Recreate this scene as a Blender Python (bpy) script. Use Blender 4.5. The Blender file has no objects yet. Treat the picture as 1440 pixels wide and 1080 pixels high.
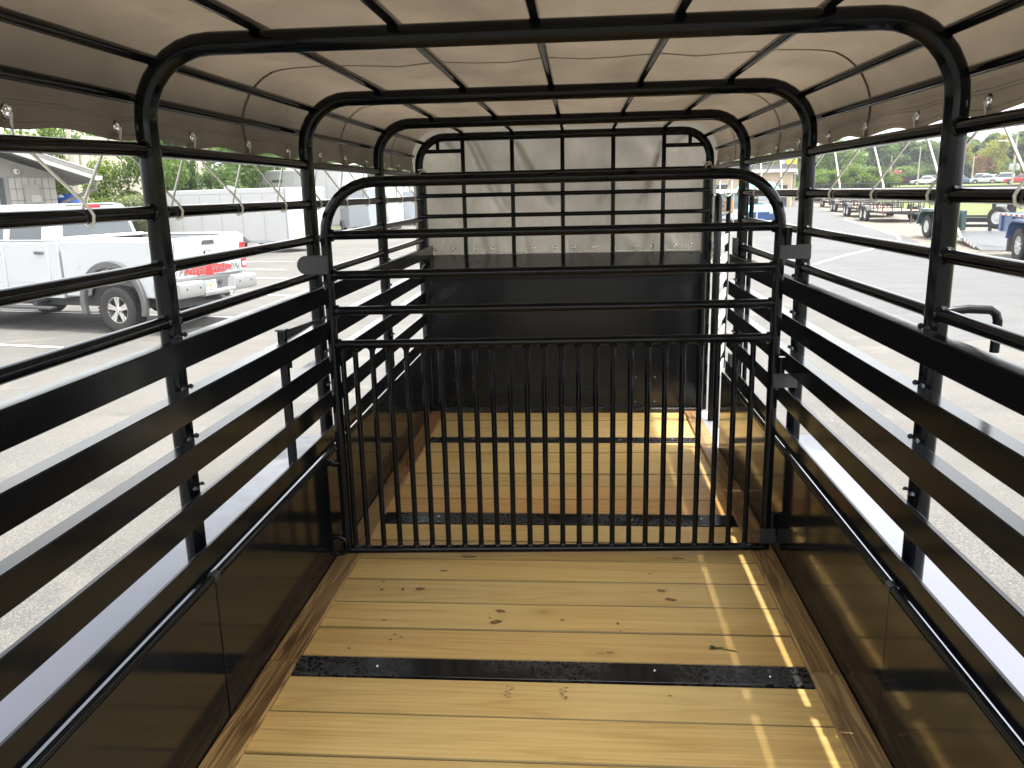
import bpy, bmesh, math, random
from mathutils import Vector, Matrix, noise as mnoise
PI = math.pi
R = random.Random(11)
SC = bpy.context.scene
COL = SC.collection

# ------------------------------------------------------------------ camera
CAM = Vector((0.1206, 0.0, 1.75))
FWD = Vector((-0.0806999, 0.97014914, -0.22868795))
RIGHT = Vector((0.99673048, 0.07762934, -0.02240613))
UP = Vector((0.0039844, 0.22974842, 0.97324189))
FPX = 1150.19
cam_data = bpy.data.cameras.new("camera")
cam = bpy.data.objects.new("camera", cam_data)
COL.objects.link(cam)
cam_data.sensor_fit = 'HORIZONTAL'
cam_data.sensor_width = 36.0
cam_data.lens = 36.0 * FPX / 1440.0
cam_data.clip_start = 0.02
cam_data.clip_end = 6000
mw = Matrix.Identity(4)
for i, v in enumerate((RIGHT, UP, -FWD)):
    for k in range(3):
        mw[k][i] = v[k]
for k in range(3):
    mw[k][3] = CAM[k]
cam.matrix_world = mw
SC.camera = cam

# ------------------------------------------------------------------ sky and sun
SUN_DIR = Vector((0.2765, -0.03, 0.961)).normalized()      # towards the sun: high, on the right of the trailer
SUN_EL = math.asin(SUN_DIR.z)
SUN_AZ = math.atan2(SUN_DIR.x, SUN_DIR.y)
world = bpy.data.worlds.new("World")
SC.world = world
world.use_nodes = True
wt = world.node_tree
wt.nodes.clear()
wo = wt.nodes.new('ShaderNodeOutputWorld')
wb = wt.nodes.new('ShaderNodeBackground')
wb.inputs['Strength'].default_value = 0.15
sky = wt.nodes.new('ShaderNodeTexSky')
sky.sky_type = 'NISHITA'
sky.sun_disc = False
sky.sun_elevation = SUN_EL
sky.sun_rotation = SUN_AZ
sky.air_density = 1.6
sky.dust_density = 3.0
bw = wt.nodes.new('ShaderNodeRGBToBW')
wt.links.new(sky.outputs[0], bw.inputs[0])
cl = wt.nodes.new('ShaderNodeMath'); cl.operation = 'MULTIPLY'; cl.inputs[1].default_value = 2.4
wt.links.new(bw.outputs[0], cl.inputs[0])
cc = wt.nodes.new('ShaderNodeMix'); cc.data_type = 'RGBA'; cc.blend_type = 'MULTIPLY'
cc.inputs[0].default_value = 1.0
cc.inputs[7].default_value = (0.97, 0.985, 1.0, 1)
wt.links.new(cl.outputs[0], cc.inputs[6])
tcw = wt.nodes.new('ShaderNodeTexCoord')
mpw = wt.nodes.new('ShaderNodeMapping'); mpw.inputs['Scale'].default_value = (1.6, 1.6, 4.0)
wt.links.new(tcw.outputs['Generated'], mpw.inputs[0])
nzw = wt.nodes.new('ShaderNodeTexNoise'); nzw.inputs['Scale'].default_value = 1.7
nzw.inputs['Detail'].default_value = 8; nzw.inputs['Roughness'].default_value = 0.55
wt.links.new(mpw.outputs[0], nzw.inputs['Vector'])
rpw = wt.nodes.new('ShaderNodeValToRGB')
rpw.color_ramp.elements[0].position = 0.32; rpw.color_ramp.elements[0].color = (0.45, 0.45, 0.45, 1)
rpw.color_ramp.elements[1].position = 0.56; rpw.color_ramp.elements[1].color = (1, 1, 1, 1)
wt.links.new(nzw.outputs['Fac'], rpw.inputs[0])
mixw = wt.nodes.new('ShaderNodeMix'); mixw.data_type = 'RGBA'
wt.links.new(rpw.outputs[0], mixw.inputs[0])
wt.links.new(sky.outputs[0], mixw.inputs[6])
wt.links.new(cc.outputs[2], mixw.inputs[7])
wt.links.new(mixw.outputs[2], wb.inputs['Color'])
wt.links.new(wb.outputs[0], wo.inputs[0])

sun_data = bpy.data.lights.new("sun", 'SUN')
sun_data.energy = 2.6
sun_data.angle = math.radians(1.1)
sun_data.color = (1.0, 0.965, 0.90)
sun = bpy.data.objects.new("sun", sun_data)
COL.objects.link(sun)
sun.rotation_euler = SUN_DIR.to_track_quat('Z', 'Y').to_euler()
sun.location = (20, -5, 60)

# ------------------------------------------------------------------ exposure
SC.view_settings.view_transform = 'Standard'
SC.view_settings.look = 'None'
SC.view_settings.gamma = 1.0
SC.view_settings.use_curve_mapping = False
SC.view_settings.exposure = 1.28

# ------------------------------------------------------------------ materials
class NT:
    """tiny helper round a material's node tree"""
    def __init__(s, name):
        s.m = bpy.data.materials.new(name); s.m.use_nodes = True
        s.t = s.m.node_tree
        s.b = s.t.nodes['Principled BSDF']
        s.out = s.t.nodes['Material Output']
    def n(s, kind, **kw):
        x = s.t.nodes.new(kind)
        for k, v in kw.items(): setattr(x, k, v)
        return x
    def l(s, a, b): s.t.links.new(a, b)
    def coord(s, scale=(1, 1, 1), which='Object', rnd=0.0, rot=(0, 0, 0)):
        tc = s.n('ShaderNodeTexCoord'); mp = s.n('ShaderNodeMapping')
        mp.inputs['Scale'].default_value = scale
        mp.inputs['Rotation'].default_value = rot
        src = tc.outputs[which]
        if rnd:
            oi = s.n('ShaderNodeObjectInfo'); mu = s.n('ShaderNodeMath', operation='MULTIPLY')
            mu.inputs[1].default_value = rnd
            s.l(oi.outputs['Random'], mu.inputs[0])
            ad = s.n('ShaderNodeVectorMath', operation='ADD')
            s.l(src, ad.inputs[0]); s.l(mu.outputs[0], ad.inputs[1]); src = ad.outputs[0]
        s.l(src, mp.inputs[0])
        return mp.outputs[0]
    def wcoord(s, scale=(1, 1, 1)):
        g = s.n('ShaderNodeNewGeometry'); mp = s.n('ShaderNodeMapping'); mp.inputs['Scale'].default_value = scale
        s.l(g.outputs['Position'], mp.inputs[0]); return mp.outputs[0]
    def noise(s, vec, scale=5, detail=4, rough=0.5, dist=0.0):
        x = s.n('ShaderNodeTexNoise'); x.inputs['Scale'].default_value = scale; x.inputs['Detail'].default_value = detail
        x.inputs['Roughness'].default_value = rough; x.inputs['Distortion'].default_value = dist
        if vec: s.l(vec, x.inputs['Vector'])
        return x.outputs['Fac']
    def ramp(s, fac, stops):
        x = s.n('ShaderNodeValToRGB'); e = x.color_ramp.elements
        while len(e) < len(stops): e.new(0.5)
        for i, (p, c) in enumerate(stops):
            e[i].position = p; e[i].color = (c[0], c[1], c[2], 1) if not isinstance(c, (int, float)) else (c, c, c, 1)
        s.l(fac, x.inputs[0]); return x.outputs[0]
    def mix(s, f, a, b, mode='MIX'):
        x = s.n('ShaderNodeMix', data_type='RGBA', blend_type=mode)
        for i, v in ((0, f), (6, a), (7, b)):
            if hasattr(v, 'links'): s.l(v, x.inputs[i])
            elif i == 0: x.inputs[0].default_value = v
            else: x.inputs[i].default_value = (v[0], v[1], v[2], 1)
        return x.outputs[2]
    def math(s, op, a, b=None):
        x = s.n('ShaderNodeMath', operation=op)
        for i, v in ((0, a), (1, b)):
            if v is None: continue
            if hasattr(v, 'links'): s.l(v, x.inputs[i])
            else: x.inputs[i].default_value = v
        return x.outputs[0]
    def bump(s, h, strength=0.3, dist=0.01):
        x = s.n('ShaderNodeBump'); x.inputs['Strength'].default_value = strength; x.inputs['Distance'].default_value = dist
        s.l(h, x.inputs['Height']); s.l(x.outputs[0], s.b.inputs['Normal']); return x
    def set(s, **kw):
        for k, v in kw.items():
            sock = s.b.inputs[k.replace('_', ' ')]
            if hasattr(v, 'links'): s.l(v, sock)
            elif isinstance(v, (tuple, list)): sock.default_value = (v[0], v[1], v[2], 1)
            else: sock.default_value = v
        return s

def plain(name, c, rough=0.5, metal=0.0, var=0.12, scale=6, coat=0.0, bump=0.0):
    s = NT(name)
    v = s.coord()
    f = s.noise(v, scale, 5, 0.6)
    col = s.mix(f, tuple(x * (1 - var) for x in c), tuple(min(1, x * (1 + var)) for x in c))
    s.set(Base_Color=col, Metallic=metal, Coat_Weight=coat)
    r = s.ramp(s.noise(v, scale * 3, 4, 0.6), [(0.3, max(0, rough - 0.06)), (0.7, min(1, rough + 0.08))])
    s.set(Roughness=r)
    if bump: s.bump(s.noise(v, scale * 10, 4), bump, 0.005)
    return s.m

def black_paint(name, rough, wave, wscale=(1.2, 1.2, 1.2), c=(0.0025, 0.0032, 0.0042), dust=0.004, spec=0.5):
    s = NT(name)
    v = s.coord(rnd=9)
    vs = s.coord(wscale, rnd=5)
    du = s.noise(v, 3.0, 8, 0.65)
    s.set(Base_Color=s.mix(s.ramp(du, [(0.45, 0.0), (0.85, dust * 8)]), c, (0.05, 0.048, 0.042)))
    s.set(Roughness=s.ramp(s.noise(v, 5, 6, 0.6), [(0.35, rough), (0.75, rough + 0.07)]), IOR=1.5, Specular_IOR_Level=spec)
    if wave:
        h = s.math('ADD', s.noise(vs, 2.0, 2, 0.4), s.math('MULTIPLY', s.noise(v, 150, 2, 0.5), 0.012))
        s.bump(h, wave, 0.02)
    return s.m

M = {}
M['tube'] = black_paint('gloss_black_tube_paint', 0.07, 0.03, spec=0.22)
M['slat'] = black_paint('gloss_black_slat_paint', 0.13, 0.12, (0.5, 0.5, 3), spec=0.26)
M['panel'] = black_paint('gloss_black_panel_paint', 0.085, 0.12, (1.0, 1.0, 1.0), dust=0.004, spec=0.36)
M['nose'] = black_paint('gloss_black_nose_paint', 0.12, 0.16, (1.6, 1.6, 0.7), dust=0.004, spec=0.42)
M['plate'] = black_paint('satin_black_plate', 0.34, 0.05, c=(0.022, 0.024, 0.026))

def wood(name, c0, c1, c2, rough=0.5, along=0, ring=26.0, contrast=1.0, knots=True):
    s = NT(name)
    sc = [4.2, 4.2, 4.2]; sc[along] = 0.32
    v = s.coord(tuple(sc), rnd=37)
    n1 = s.noise(v, 1.3, 3, 0.5, 0.4)
    rings = s.math('ABSOLUTE', s.math('SINE', s.math('MULTIPLY', n1, ring)))
    sc2 = [120, 120, 120]; sc2[along] = 1.3
    v2 = s.coord(tuple(sc2), rnd=11)
    fib = s.noise(v2, 1.0, 4, 0.6)
    patch = s.noise(s.coord((1, 1, 1), rnd=23), 1.4, 3, 0.5)
    col = s.mix(s.math('MULTIPLY', s.ramp(rings, [(0.1, 1), (0.8, 0)]), 0.5 * contrast), c0, c1)
    col = s.mix(s.math('MULTIPLY', s.ramp(fib, [(0.36, 1), (0.58, 0)]), 0.55 * contrast), col, c1)
    col = s.mix(s.ramp(patch, [(0.4, 0), (0.75, 0.55)]), col, c2)
    oi = s.n('ShaderNodeObjectInfo')
    tint = s.ramp(oi.outputs['Random'], [(0.0, (0.84, 0.81, 0.74)), (0.3, (1.0, 1.0, 0.98)), (0.55, (1.06, 1.01, 0.88)), (0.75, (0.93, 0.90, 0.80)), (0.86, (0.97, 0.83, 0.72)), (1.0, (0.92, 0.73, 0.60))])
    col = s.mix(1.0, col, tint, 'MULTIPLY')
    if knots:
        sk = [2.6, 2.6, 2.6]; sk[along] = 1.5
        vo = s.n('ShaderNodeTexVoronoi'); vo.inputs['Scale'].default_value = 1.25
        dv = s.n('ShaderNodeMix', data_type='VECTOR')
        kv = s.coord(tuple(sk), rnd=71)
        nn = s.n('ShaderNodeTexNoise'); nn.inputs['Scale'].default_value = 9
        s.l(kv, nn.inputs['Vector'])
        dv.inputs[0].default_value = 0.045
        s.l(kv, dv.inputs[4]); s.l(nn.outputs['Color'], dv.inputs[5])
        s.l(dv.outputs[1], vo.inputs['Vector'])
        sel = s.n('ShaderNodeSeparateColor'); s.l(vo.outputs['Color'], sel.inputs[0])
        pick = s.math('GREATER_THAN', sel.outputs[0], 0.70)
        k1 = s.math('MULTIPLY', s.ramp(vo.outputs['Distance'], [(0.028, 1), (0.055, 0)]), pick)
        halo = s.math('MULTIPLY', s.ramp(vo.outputs['Distance'], [(0.05, 0.6), (0.16, 0)]), pick)
        col = s.mix(halo, col, c1)
        col = s.mix(s.math('MULTIPLY', k1, 0.8), col, (0.09, 0.045, 0.02))
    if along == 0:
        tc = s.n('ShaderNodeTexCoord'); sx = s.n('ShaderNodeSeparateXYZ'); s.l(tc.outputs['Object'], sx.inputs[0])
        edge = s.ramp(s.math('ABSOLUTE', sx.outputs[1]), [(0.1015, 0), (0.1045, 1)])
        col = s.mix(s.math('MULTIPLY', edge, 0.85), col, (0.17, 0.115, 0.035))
    s.set(Base_Color=col, Roughness=s.ramp(fib, [(0.3, rough - 0.08), (0.7, rough + 0.1)]))
    s.bump(s.math('ADD', s.math('MULTIPLY', fib, 0.7), s.math('MULTIPLY', rings, 0.25)), 0.22, 0.004)
    return s.m

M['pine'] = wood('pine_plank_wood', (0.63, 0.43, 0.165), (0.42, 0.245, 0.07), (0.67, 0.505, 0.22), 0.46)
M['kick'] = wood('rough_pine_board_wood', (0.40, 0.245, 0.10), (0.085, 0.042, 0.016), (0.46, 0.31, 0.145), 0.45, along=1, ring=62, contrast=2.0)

def strip_mat():
    s = NT('mottled_black_floor_strip')
    v = s.coord((1, 1, 1), rnd=4)
    vo = s.n('ShaderNodeTexVoronoi', feature='SMOOTH_F1'); vo.inputs['Scale'].default_value = 75
    dn = s.n('ShaderNodeTexNoise'); dn.inputs['Scale'].default_value = 40; s.l(v, dn.inputs['Vector'])
    mv = s.n('ShaderNodeMix', data_type='VECTOR'); mv.inputs[0].default_value = 0.02
    s.l(v, mv.inputs[4]); s.l(dn.outputs['Color'], mv.inputs[5]); s.l(mv.outputs[1], vo.inputs['Vector'])
    blot = s.ramp(vo.outputs['Distance'], [(0.25, 0), (0.55, 1)])
    zone = s.ramp(s.noise(v, 1.6, 3), [(0.44, 0), (0.58, 1)])
    f = s.math('MULTIPLY', blot, zone)
    s.set(Base_Color=s.mix(f, (0.004, 0.004, 0.005), (0.034, 0.033, 0.031)))
    s.set(Roughness=s.ramp(f, [(0, 0.14), (1, 0.5)]))
    s.bump(f, 0.15, 0.002)
    return s.m
M['strip'] = strip_mat()

def tarp_mat(name, c, tr, tw, folds=False):
    s = NT(name)
    if folds: s.set(Specular_IOR_Level=0.6)
    v = s.coord((1, 1, 1))
    weave = s.noise(s.coord((90, 90, 90)), 3, 2)
    big = s.noise(v, 1.1, 4, 0.55)
    col = s.mix(big, tuple(x * 0.86 for x in c), tuple(x * 1.08 for x in c))
    s.set(Base_Color=col, Roughness=0.36 if folds else 0.5)
    if folds:
        w = s.noise(s.coord((3.4, 1, 0.75), rot=(0, math.radians(-28), 0)), 1.5, 4, 0.5, 0.6)
        h = s.math('ADD', w, s.math('MULTIPLY', weave, 0.01))
        s.bump(h, 0.7, 0.08)
    else:
        w = s.noise(s.coord((2.2, 0.8, 2.2)), 1.6, 3, 0.5, 0.3)
        s.bump(s.math('ADD', w, s.math('MULTIPLY', weave, 0.01)), 0.6, 0.10)
    t = s.n('ShaderNodeBsdfTranslucent')
    s.l(s.mix(s.ramp(s.noise(s.coord((1.1, 0.5, 1.1)), 1.6, 5, 0.6, 0.4), [(0.36, 0), (0.66, 1)]), tuple(x * 0.74 for x in tr), tuple(x * 1.16 for x in tr)), t.inputs['Color'])
    mx = s.n('ShaderNodeMixShader'); mx.inputs[0].default_value = tw
    s.l(s.b.outputs[0], mx.inputs[1]); s.l(t.outputs[0], mx.inputs[2]); s.l(mx.outputs[0], s.out.inputs[0])
    return s.m
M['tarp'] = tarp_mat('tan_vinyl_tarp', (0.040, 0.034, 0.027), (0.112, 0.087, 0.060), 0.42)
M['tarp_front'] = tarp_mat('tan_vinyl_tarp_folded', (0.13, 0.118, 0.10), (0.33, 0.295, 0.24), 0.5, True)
M['seam'] = plain('tarp_seam_tape', (0.115, 0.098, 0.078), 0.6, scale=30)
M['thread'] = plain('pale_hem_thread', (0.17, 0.16, 0.14), 0.7, scale=30)
M['rope'] = plain('pale_cord', (0.70, 0.68, 0.61), 0.7, scale=80, bump=0.3)
M['grommet'] = plain('bright_metal_eyelet', (0.85, 0.85, 0.83), 0.18, 1.0)
M['fender'] = plain('bare_aluminium_fender', (0.125, 0.13, 0.160), 0.35, 0.0, var=0.06, scale=3, coat=0.25)
M['galv'] = plain('galvanised_plate', (0.55, 0.57, 0.60), 0.35, 0.7, scale=14, var=0.3)
M['door_slat'] = plain('pale_grey_door_slat', (0.46, 0.46, 0.45), 0.35, 0.0, scale=4, coat=0.3)
M['bolt'] = plain('dark_bolt_head', (0.08, 0.08, 0.08), 0.3, 0.9)
M['ink'] = plain('grey_stamp_ink', (0.22, 0.16, 0.08), 0.7, var=0.4, scale=90)
def knot_mat():
    s = NT('pine_knot')
    tc = s.n('ShaderNodeTexCoord'); ad = s.n('ShaderNodeVectorMath', operation='SUBTRACT'); ad.inputs[1].default_value = (.5, .5, .0)
    s.l(tc.outputs['Generated'], ad.inputs[0])
    nz = s.n('ShaderNodeTexNoise'); nz.inputs['Scale'].default_value = 3.0; s.l(tc.outputs['Generated'], nz.inputs['Vector'])
    sx = s.n('ShaderNodeSeparateXYZ'); s.l(ad.outputs[0], sx.inputs[0])
    r2 = s.math('ADD', s.math('POWER', s.math('ABSOLUTE', sx.outputs[0]), 2.0), s.math('POWER', s.math('ABSOLUTE', sx.outputs[1]), 2.0))
    r = s.math('ADD', s.math('SQRT', r2), s.math('MULTIPLY', s.math('SUBTRACT', nz.outputs['Fac'], 0.5), 0.25))
    c = s.ramp(r, [(0.06, (0.30, 0.17, 0.06)), (0.17, (0.10, 0.05, 0.02)), (0.25, (0.08, 0.04, 0.018)), (0.33, (0.36, 0.21, 0.07)), (0.44, (0.61, 0.42, 0.16))])
    s.set(Base_Color=c, Roughness=0.5)
    return s.m
M['resin'] = knot_mat()

def asphalt_mat(name, base, warm, k=1.0):
    s = NT(name)
    v = s.wcoord()
    vo = s.n('ShaderNodeTexVoronoi'); vo.inputs['Scale'].default_value = 125; s.l(v, vo.inputs['Vector'])
    sp = s.n('ShaderNodeSeparateColor'); s.l(vo.outputs['Color'], sp.inputs[0])
    grain = s.ramp(sp.outputs[0], [(0.1, tuple(x * 0.72 for x in base)), (0.6, base), (1.0, tuple(min(1, x * 1.45) for x in warm))])
    fine = s.noise(v, 210, 3, 0.7)
    big = s.noise(v, 0.33, 6, 0.6)
    mid = s.noise(s.wcoord((1, 0.35, 1)), 0.9, 5, 0.65)
    col = s.mix(s.ramp(big, [(0.38, 0), (0.66, 0.75)]), grain, warm)
    col = s.mix(s.ramp(mid, [(0.45, 0), (0.8, 0.4)]), col, tuple(x * 0.6 for x in base))
    col = s.mix(s.math('MULTIPLY', fine, 0.4), col, tuple(x * 1.5 for x in base))
    track = s.noise(s.wcoord((0.10, 1.1, 1)), 1.0, 5, 0.6, 0.8)
    col = s.mix(s.ramp(track, [(0.50, 0), (0.66, 0.32)]), col, tuple(x * 0.72 for x in base))
    oil = s.noise(s.wcoord((1, 1, 1)), 0.8, 3, 0.5)
    col = s.mix(s.ramp(oil, [(0.66, 0), (0.74, 0.5)]), col, tuple(x * 0.5 for x in base))
    sand = s.noise(s.wcoord((1, 1.6, 1)), 0.55, 7, 0.68)
    col = s.mix(s.ramp(sand, [(0.56, 0), (0.70, 0.6)]), col, tuple(x * 1.35 for x in warm))
    # hairline cracks
    ve = s.n('ShaderNodeTexVoronoi', feature='DISTANCE_TO_EDGE'); ve.inputs['Scale'].default_value = 0.13
    dn = s.n('ShaderNodeTexNoise'); dn.inputs['Scale'].default_value = 0.9; dn.inputs['Detail'].default_value = 6; s.l(v, dn.inputs['Vector'])
    mv = s.n('ShaderNodeMix', data_type='VECTOR'); mv.inputs[0].default_value = 0.35
    s.l(v, mv.inputs[4]); s.l(dn.outputs['Color'], mv.inputs[5]); s.l(mv.outputs[1], ve.inputs['Vector'])
    crack = s.math('MULTIPLY', s.ramp(ve.outputs['Distance'], [(0.001, 0.5), (0.003, 0)]), s.ramp(big, [(0.5, 0), (0.6, 1)]))
    col = s.mix(crack, col, (0.03, 0.03, 0.03))
    s.set(Base_Color=col, Roughness=0.85)
    s.bump(s.math('ADD', sp.outputs[1], fine), 0.5 * k, 0.006)
    return s.m
M['asphalt'] = asphalt_mat('worn_grey_asphalt', (0.088, 0.084, 0.078), (0.148, 0.138, 0.118))
M['road'] = asphalt_mat('grey_drive_asphalt', (0.084, 0.084, 0.083), (0.118, 0.116, 0.112))
def gravel_mat():
    s = NT('pale_gravel')
    v = s.wcoord()
    vo = s.n('ShaderNodeTexVoronoi'); vo.inputs['Scale'].default_value = 14; s.l(v, vo.inputs['Vector'])
    sp = s.n('ShaderNodeSeparateColor'); s.l(vo.outputs['Color'], sp.inputs[0])
    c = s.ramp(sp.outputs[0], [(0, (0.075, 0.062, 0.046)), (0.5, (0.155, 0.135, 0.108)), (1, (0.26, 0.235, 0.195))])
    c = s.mix(s.ramp(s.noise(v, 0.6, 6, 0.65), [(0.45, 0), (0.75, 0.7)]), c, (0.20, 0.16, 0.10))
    s.set(Base_Color=c, Roughness=0.95)
    s.bump(vo.outputs['Distance'], 0.6, 0.03)
    return s.m
M['gravel'] = gravel_mat()
def grass_mat(name, a, b, c):
    s = NT(name)
    v = s.wcoord()
    col = s.ramp(s.noise(v, 0.22, 8, 0.7), [(0.3, a), (0.5, b), (0.72, c)])
    col = s.mix(s.math('MULTIPLY', s.noise(v, 22, 4, 0.7), 0.5), col, tuple(x * 0.6 for x in a))
    s.set(Base_Color=col, Roughness=0.95)
    s.bump(s.noise(v, 30, 4, 0.7), 0.6, 0.08)
    return s.m
M['lawn'] = grass_mat('mown_lawn', (0.098, 0.128, 0.018), (0.132, 0.155, 0.024), (0.165, 0.165, 0.036))
M['field'] = grass_mat('rough_field', (0.06, 0.085, 0.025), (0.09, 0.11, 0.035), (0.13, 0.12, 0.05))
M['line'] = plain('worn_white_road_paint', (0.72, 0.71, 0.66), 0.7, scale=5, var=0.25)

def leaf_mat(name, a, b, tr=0.5):
    s = NT(name)
    oi = s.n('ShaderNodeObjectInfo')
    v = s.wcoord()
    f = s.math('ADD', s.math('MULTIPLY', s.noise(v, 0.9, 3, 0.6), 0.75), s.math('MULTIPLY', oi.outputs['Random'], 0.3))
    col = s.ramp(f, [(0.25, a), (0.75, b)])
    s.set(Base_Color=col, Roughness=0.55)
    t = s.n('ShaderNodeBsdfTranslucent'); s.l(s.mix(1.0, col, (1.0, 1.25, 0.55), 'MULTIPLY'), t.inputs['Color'])
    mx = s.n('ShaderNodeMixShader'); mx.inputs[0].default_value = tr
    s.l(s.b.outputs[0], mx.inputs[1]); s.l(t.outputs[0], mx.inputs[2]); s.l(mx.outputs[0], s.out.inputs[0])
    return s.m
M['leaf_green'] = leaf_mat('mid_green_leaves', (0.075, 0.12, 0.028), (0.16, 0.225, 0.06))
M['leaf_dark'] = leaf_mat('dark_green_leaves', (0.055, 0.09, 0.03), (0.11, 0.155, 0.05))
M['leaf_lime'] = leaf_mat('lime_green_leaves', (0.10, 0.15, 0.025), (0.20, 0.26, 0.05))
M['leaf_pine'] = leaf_mat('pine_needles', (0.085, 0.12, 0.048), (0.155, 0.20, 0.08))
M['leaf_yellow'] = leaf_mat('yellow_leaves', (0.20, 0.19, 0.03), (0.34, 0.30, 0.06))
M['leaf_red'] = leaf_mat('reddish_leaves', (0.22, 0.09, 0.05), (0.34, 0.17, 0.09))
M['leaf_pale'] = leaf_mat('dusty_pale_leaves', (0.12, 0.14, 0.06), (0.28, 0.28, 0.19))
M['bark'] = plain('grey_brown_bark', (0.12, 0.095, 0.07), 0.9, scale=14, var=0.4, bump=0.6)

def car_paint(name, c, rough=0.25):
    s = NT(name)
    f = s.noise(s.coord(), 1.5, 3, 0.5)
    s.set(Base_Color=s.mix(f, tuple(x * 0.97 for x in c), tuple(min(1, x * 1.03) for x in c)), Roughness=rough, Coat_Weight=0.5, Coat_Roughness=0.04)
    return s.m
M['white'] = car_paint('white_car_paint', (0.50, 0.515, 0.525))
M['white_sheet'] = plain('white_trailer_sheet', (0.56, 0.56, 0.545), 0.38, scale=1.2, var=0.06)
M['grey_sheet'] = plain('pale_grey_trailer_sheet', (0.30, 0.325, 0.35), 0.4, scale=1.2, var=0.06)
M['blue'] = car_paint('deep_blue_paint', (0.03, 0.075, 0.22))
M['navy'] = car_paint('slate_blue_paint', (0.07, 0.12, 0.26))
M['turq'] = plain('turquoise_panel', (0.16, 0.62, 0.66), 0.5)
M['dkgreen'] = car_paint('dark_green_paint', (0.035, 0.075, 0.075))
M['red'] = car_paint('red_paint', (0.42, 0.025, 0.035))
M['red_lens'] = plain('red_lens', (0.45, 0.012, 0.025), 0.15, coat=0.8)
M['white_lens'] = plain('clear_lens', (0.75, 0.75, 0.75), 0.15, coat=0.8)
M['orange'] = plain('orange_marker', (0.75, 0.25, 0.03), 0.4)
M['glass'] = plain('tinted_window_glass', (0.035, 0.045, 0.052), 0.06, 0.0, var=0.25, scale=1.5, coat=1.0)
M['orange_tan'] = plain('orange_tan_panel', (0.45, 0.25, 0.12), 0.6)
M['office_glass'] = plain('office_window_glass', (0.22, 0.30, 0.33), 0.08, 0.0, var=0.2, scale=0.8, coat=1.0)
M['rubber'] = plain('tyre_rubber', (0.038, 0.036, 0.034), 0.8, scale=20, var=0.25)
M['alloy'] = plain('polished_alloy', (0.72, 0.71, 0.69), 0.22, 0.85, scale=10)
M['chrome'] = plain('bright_steel', (0.74, 0.74, 0.73), 0.16, 0.9)
M['bumper'] = car_paint('silver_bumper', (0.30, 0.30, 0.295), 0.3)
M['dark'] = plain('dark_grey_plastic', (0.055, 0.056, 0.058), 0.6)
M['mid'] = plain('mid_grey_plastic', (0.115, 0.115, 0.115), 0.6)
M['blackmet'] = plain('black_painted_steel', (0.018, 0.018, 0.02), 0.4)
M['deckwood'] = plain('brown_deck_wood', (0.33, 0.22, 0.15), 0.8, scale=5, var=0.3)
M['deckgrey'] = plain('grey_steel_deck', (0.075, 0.078, 0.083), 0.5, scale=3, var=0.15)
M['wall_grey'] = plain('grey_stucco', (0.27, 0.258, 0.24), 0.9, scale=20, var=0.06)
M['soffit'] = plain('grey_soffit_board', (0.24, 0.23, 0.215), 0.8, scale=8)
M['fascia'] = plain('white_fascia', (0.58, 0.58, 0.575), 0.5, scale=4, var=0.04)
M['roofing'] = plain('grey_shingle', (0.17, 0.165, 0.16), 0.9, scale=30, var=0.3, bump=0.4)
M['tile'] = plain('pale_wall_tile', (0.34, 0.325, 0.295), 0.6, scale=10, var=0.08)
M['grout'] = plain('dark_tile_grout', (0.17, 0.16, 0.145), 0.9, scale=20)
M['beige'] = plain('beige_metal_cladding', (0.46, 0.41, 0.32), 0.7, scale=1, var=0.05)
M['tan'] = plain('tan_block_wall', (0.50, 0.40, 0.28), 0.8, scale=2, var=0.08)
M['signwhite'] = plain('white_sign_face', (0.60, 0.615, 0.615), 0.5, scale=2, var=0.03)
M['signyellow'] = plain('yellow_sign_face', (0.72, 0.62, 0.06), 0.5, scale=2, var=0.05)
M['signgrey'] = plain('grey_sign_face', (0.20, 0.20, 0.21), 0.5, scale=3)
M['pole'] = plain('weathered_pole', (0.42, 0.37, 0.30), 0.9, scale=8, var=0.25)
M['barrel'] = plain('blue_plastic_barrel', (0.02, 0.11, 0.52), 0.45)
M['plategreen'] = plain('licence_plate_green', (0.16, 0.34, 0.22), 0.5)
M['decal_red'] = plain('red_decal', (0.60, 0.025, 0.02), 0.4)
M['decal_grey'] = plain('grey_decal_letters', (0.13, 0.13, 0.135), 0.4)
M['plate'] = M['plate']

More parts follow.
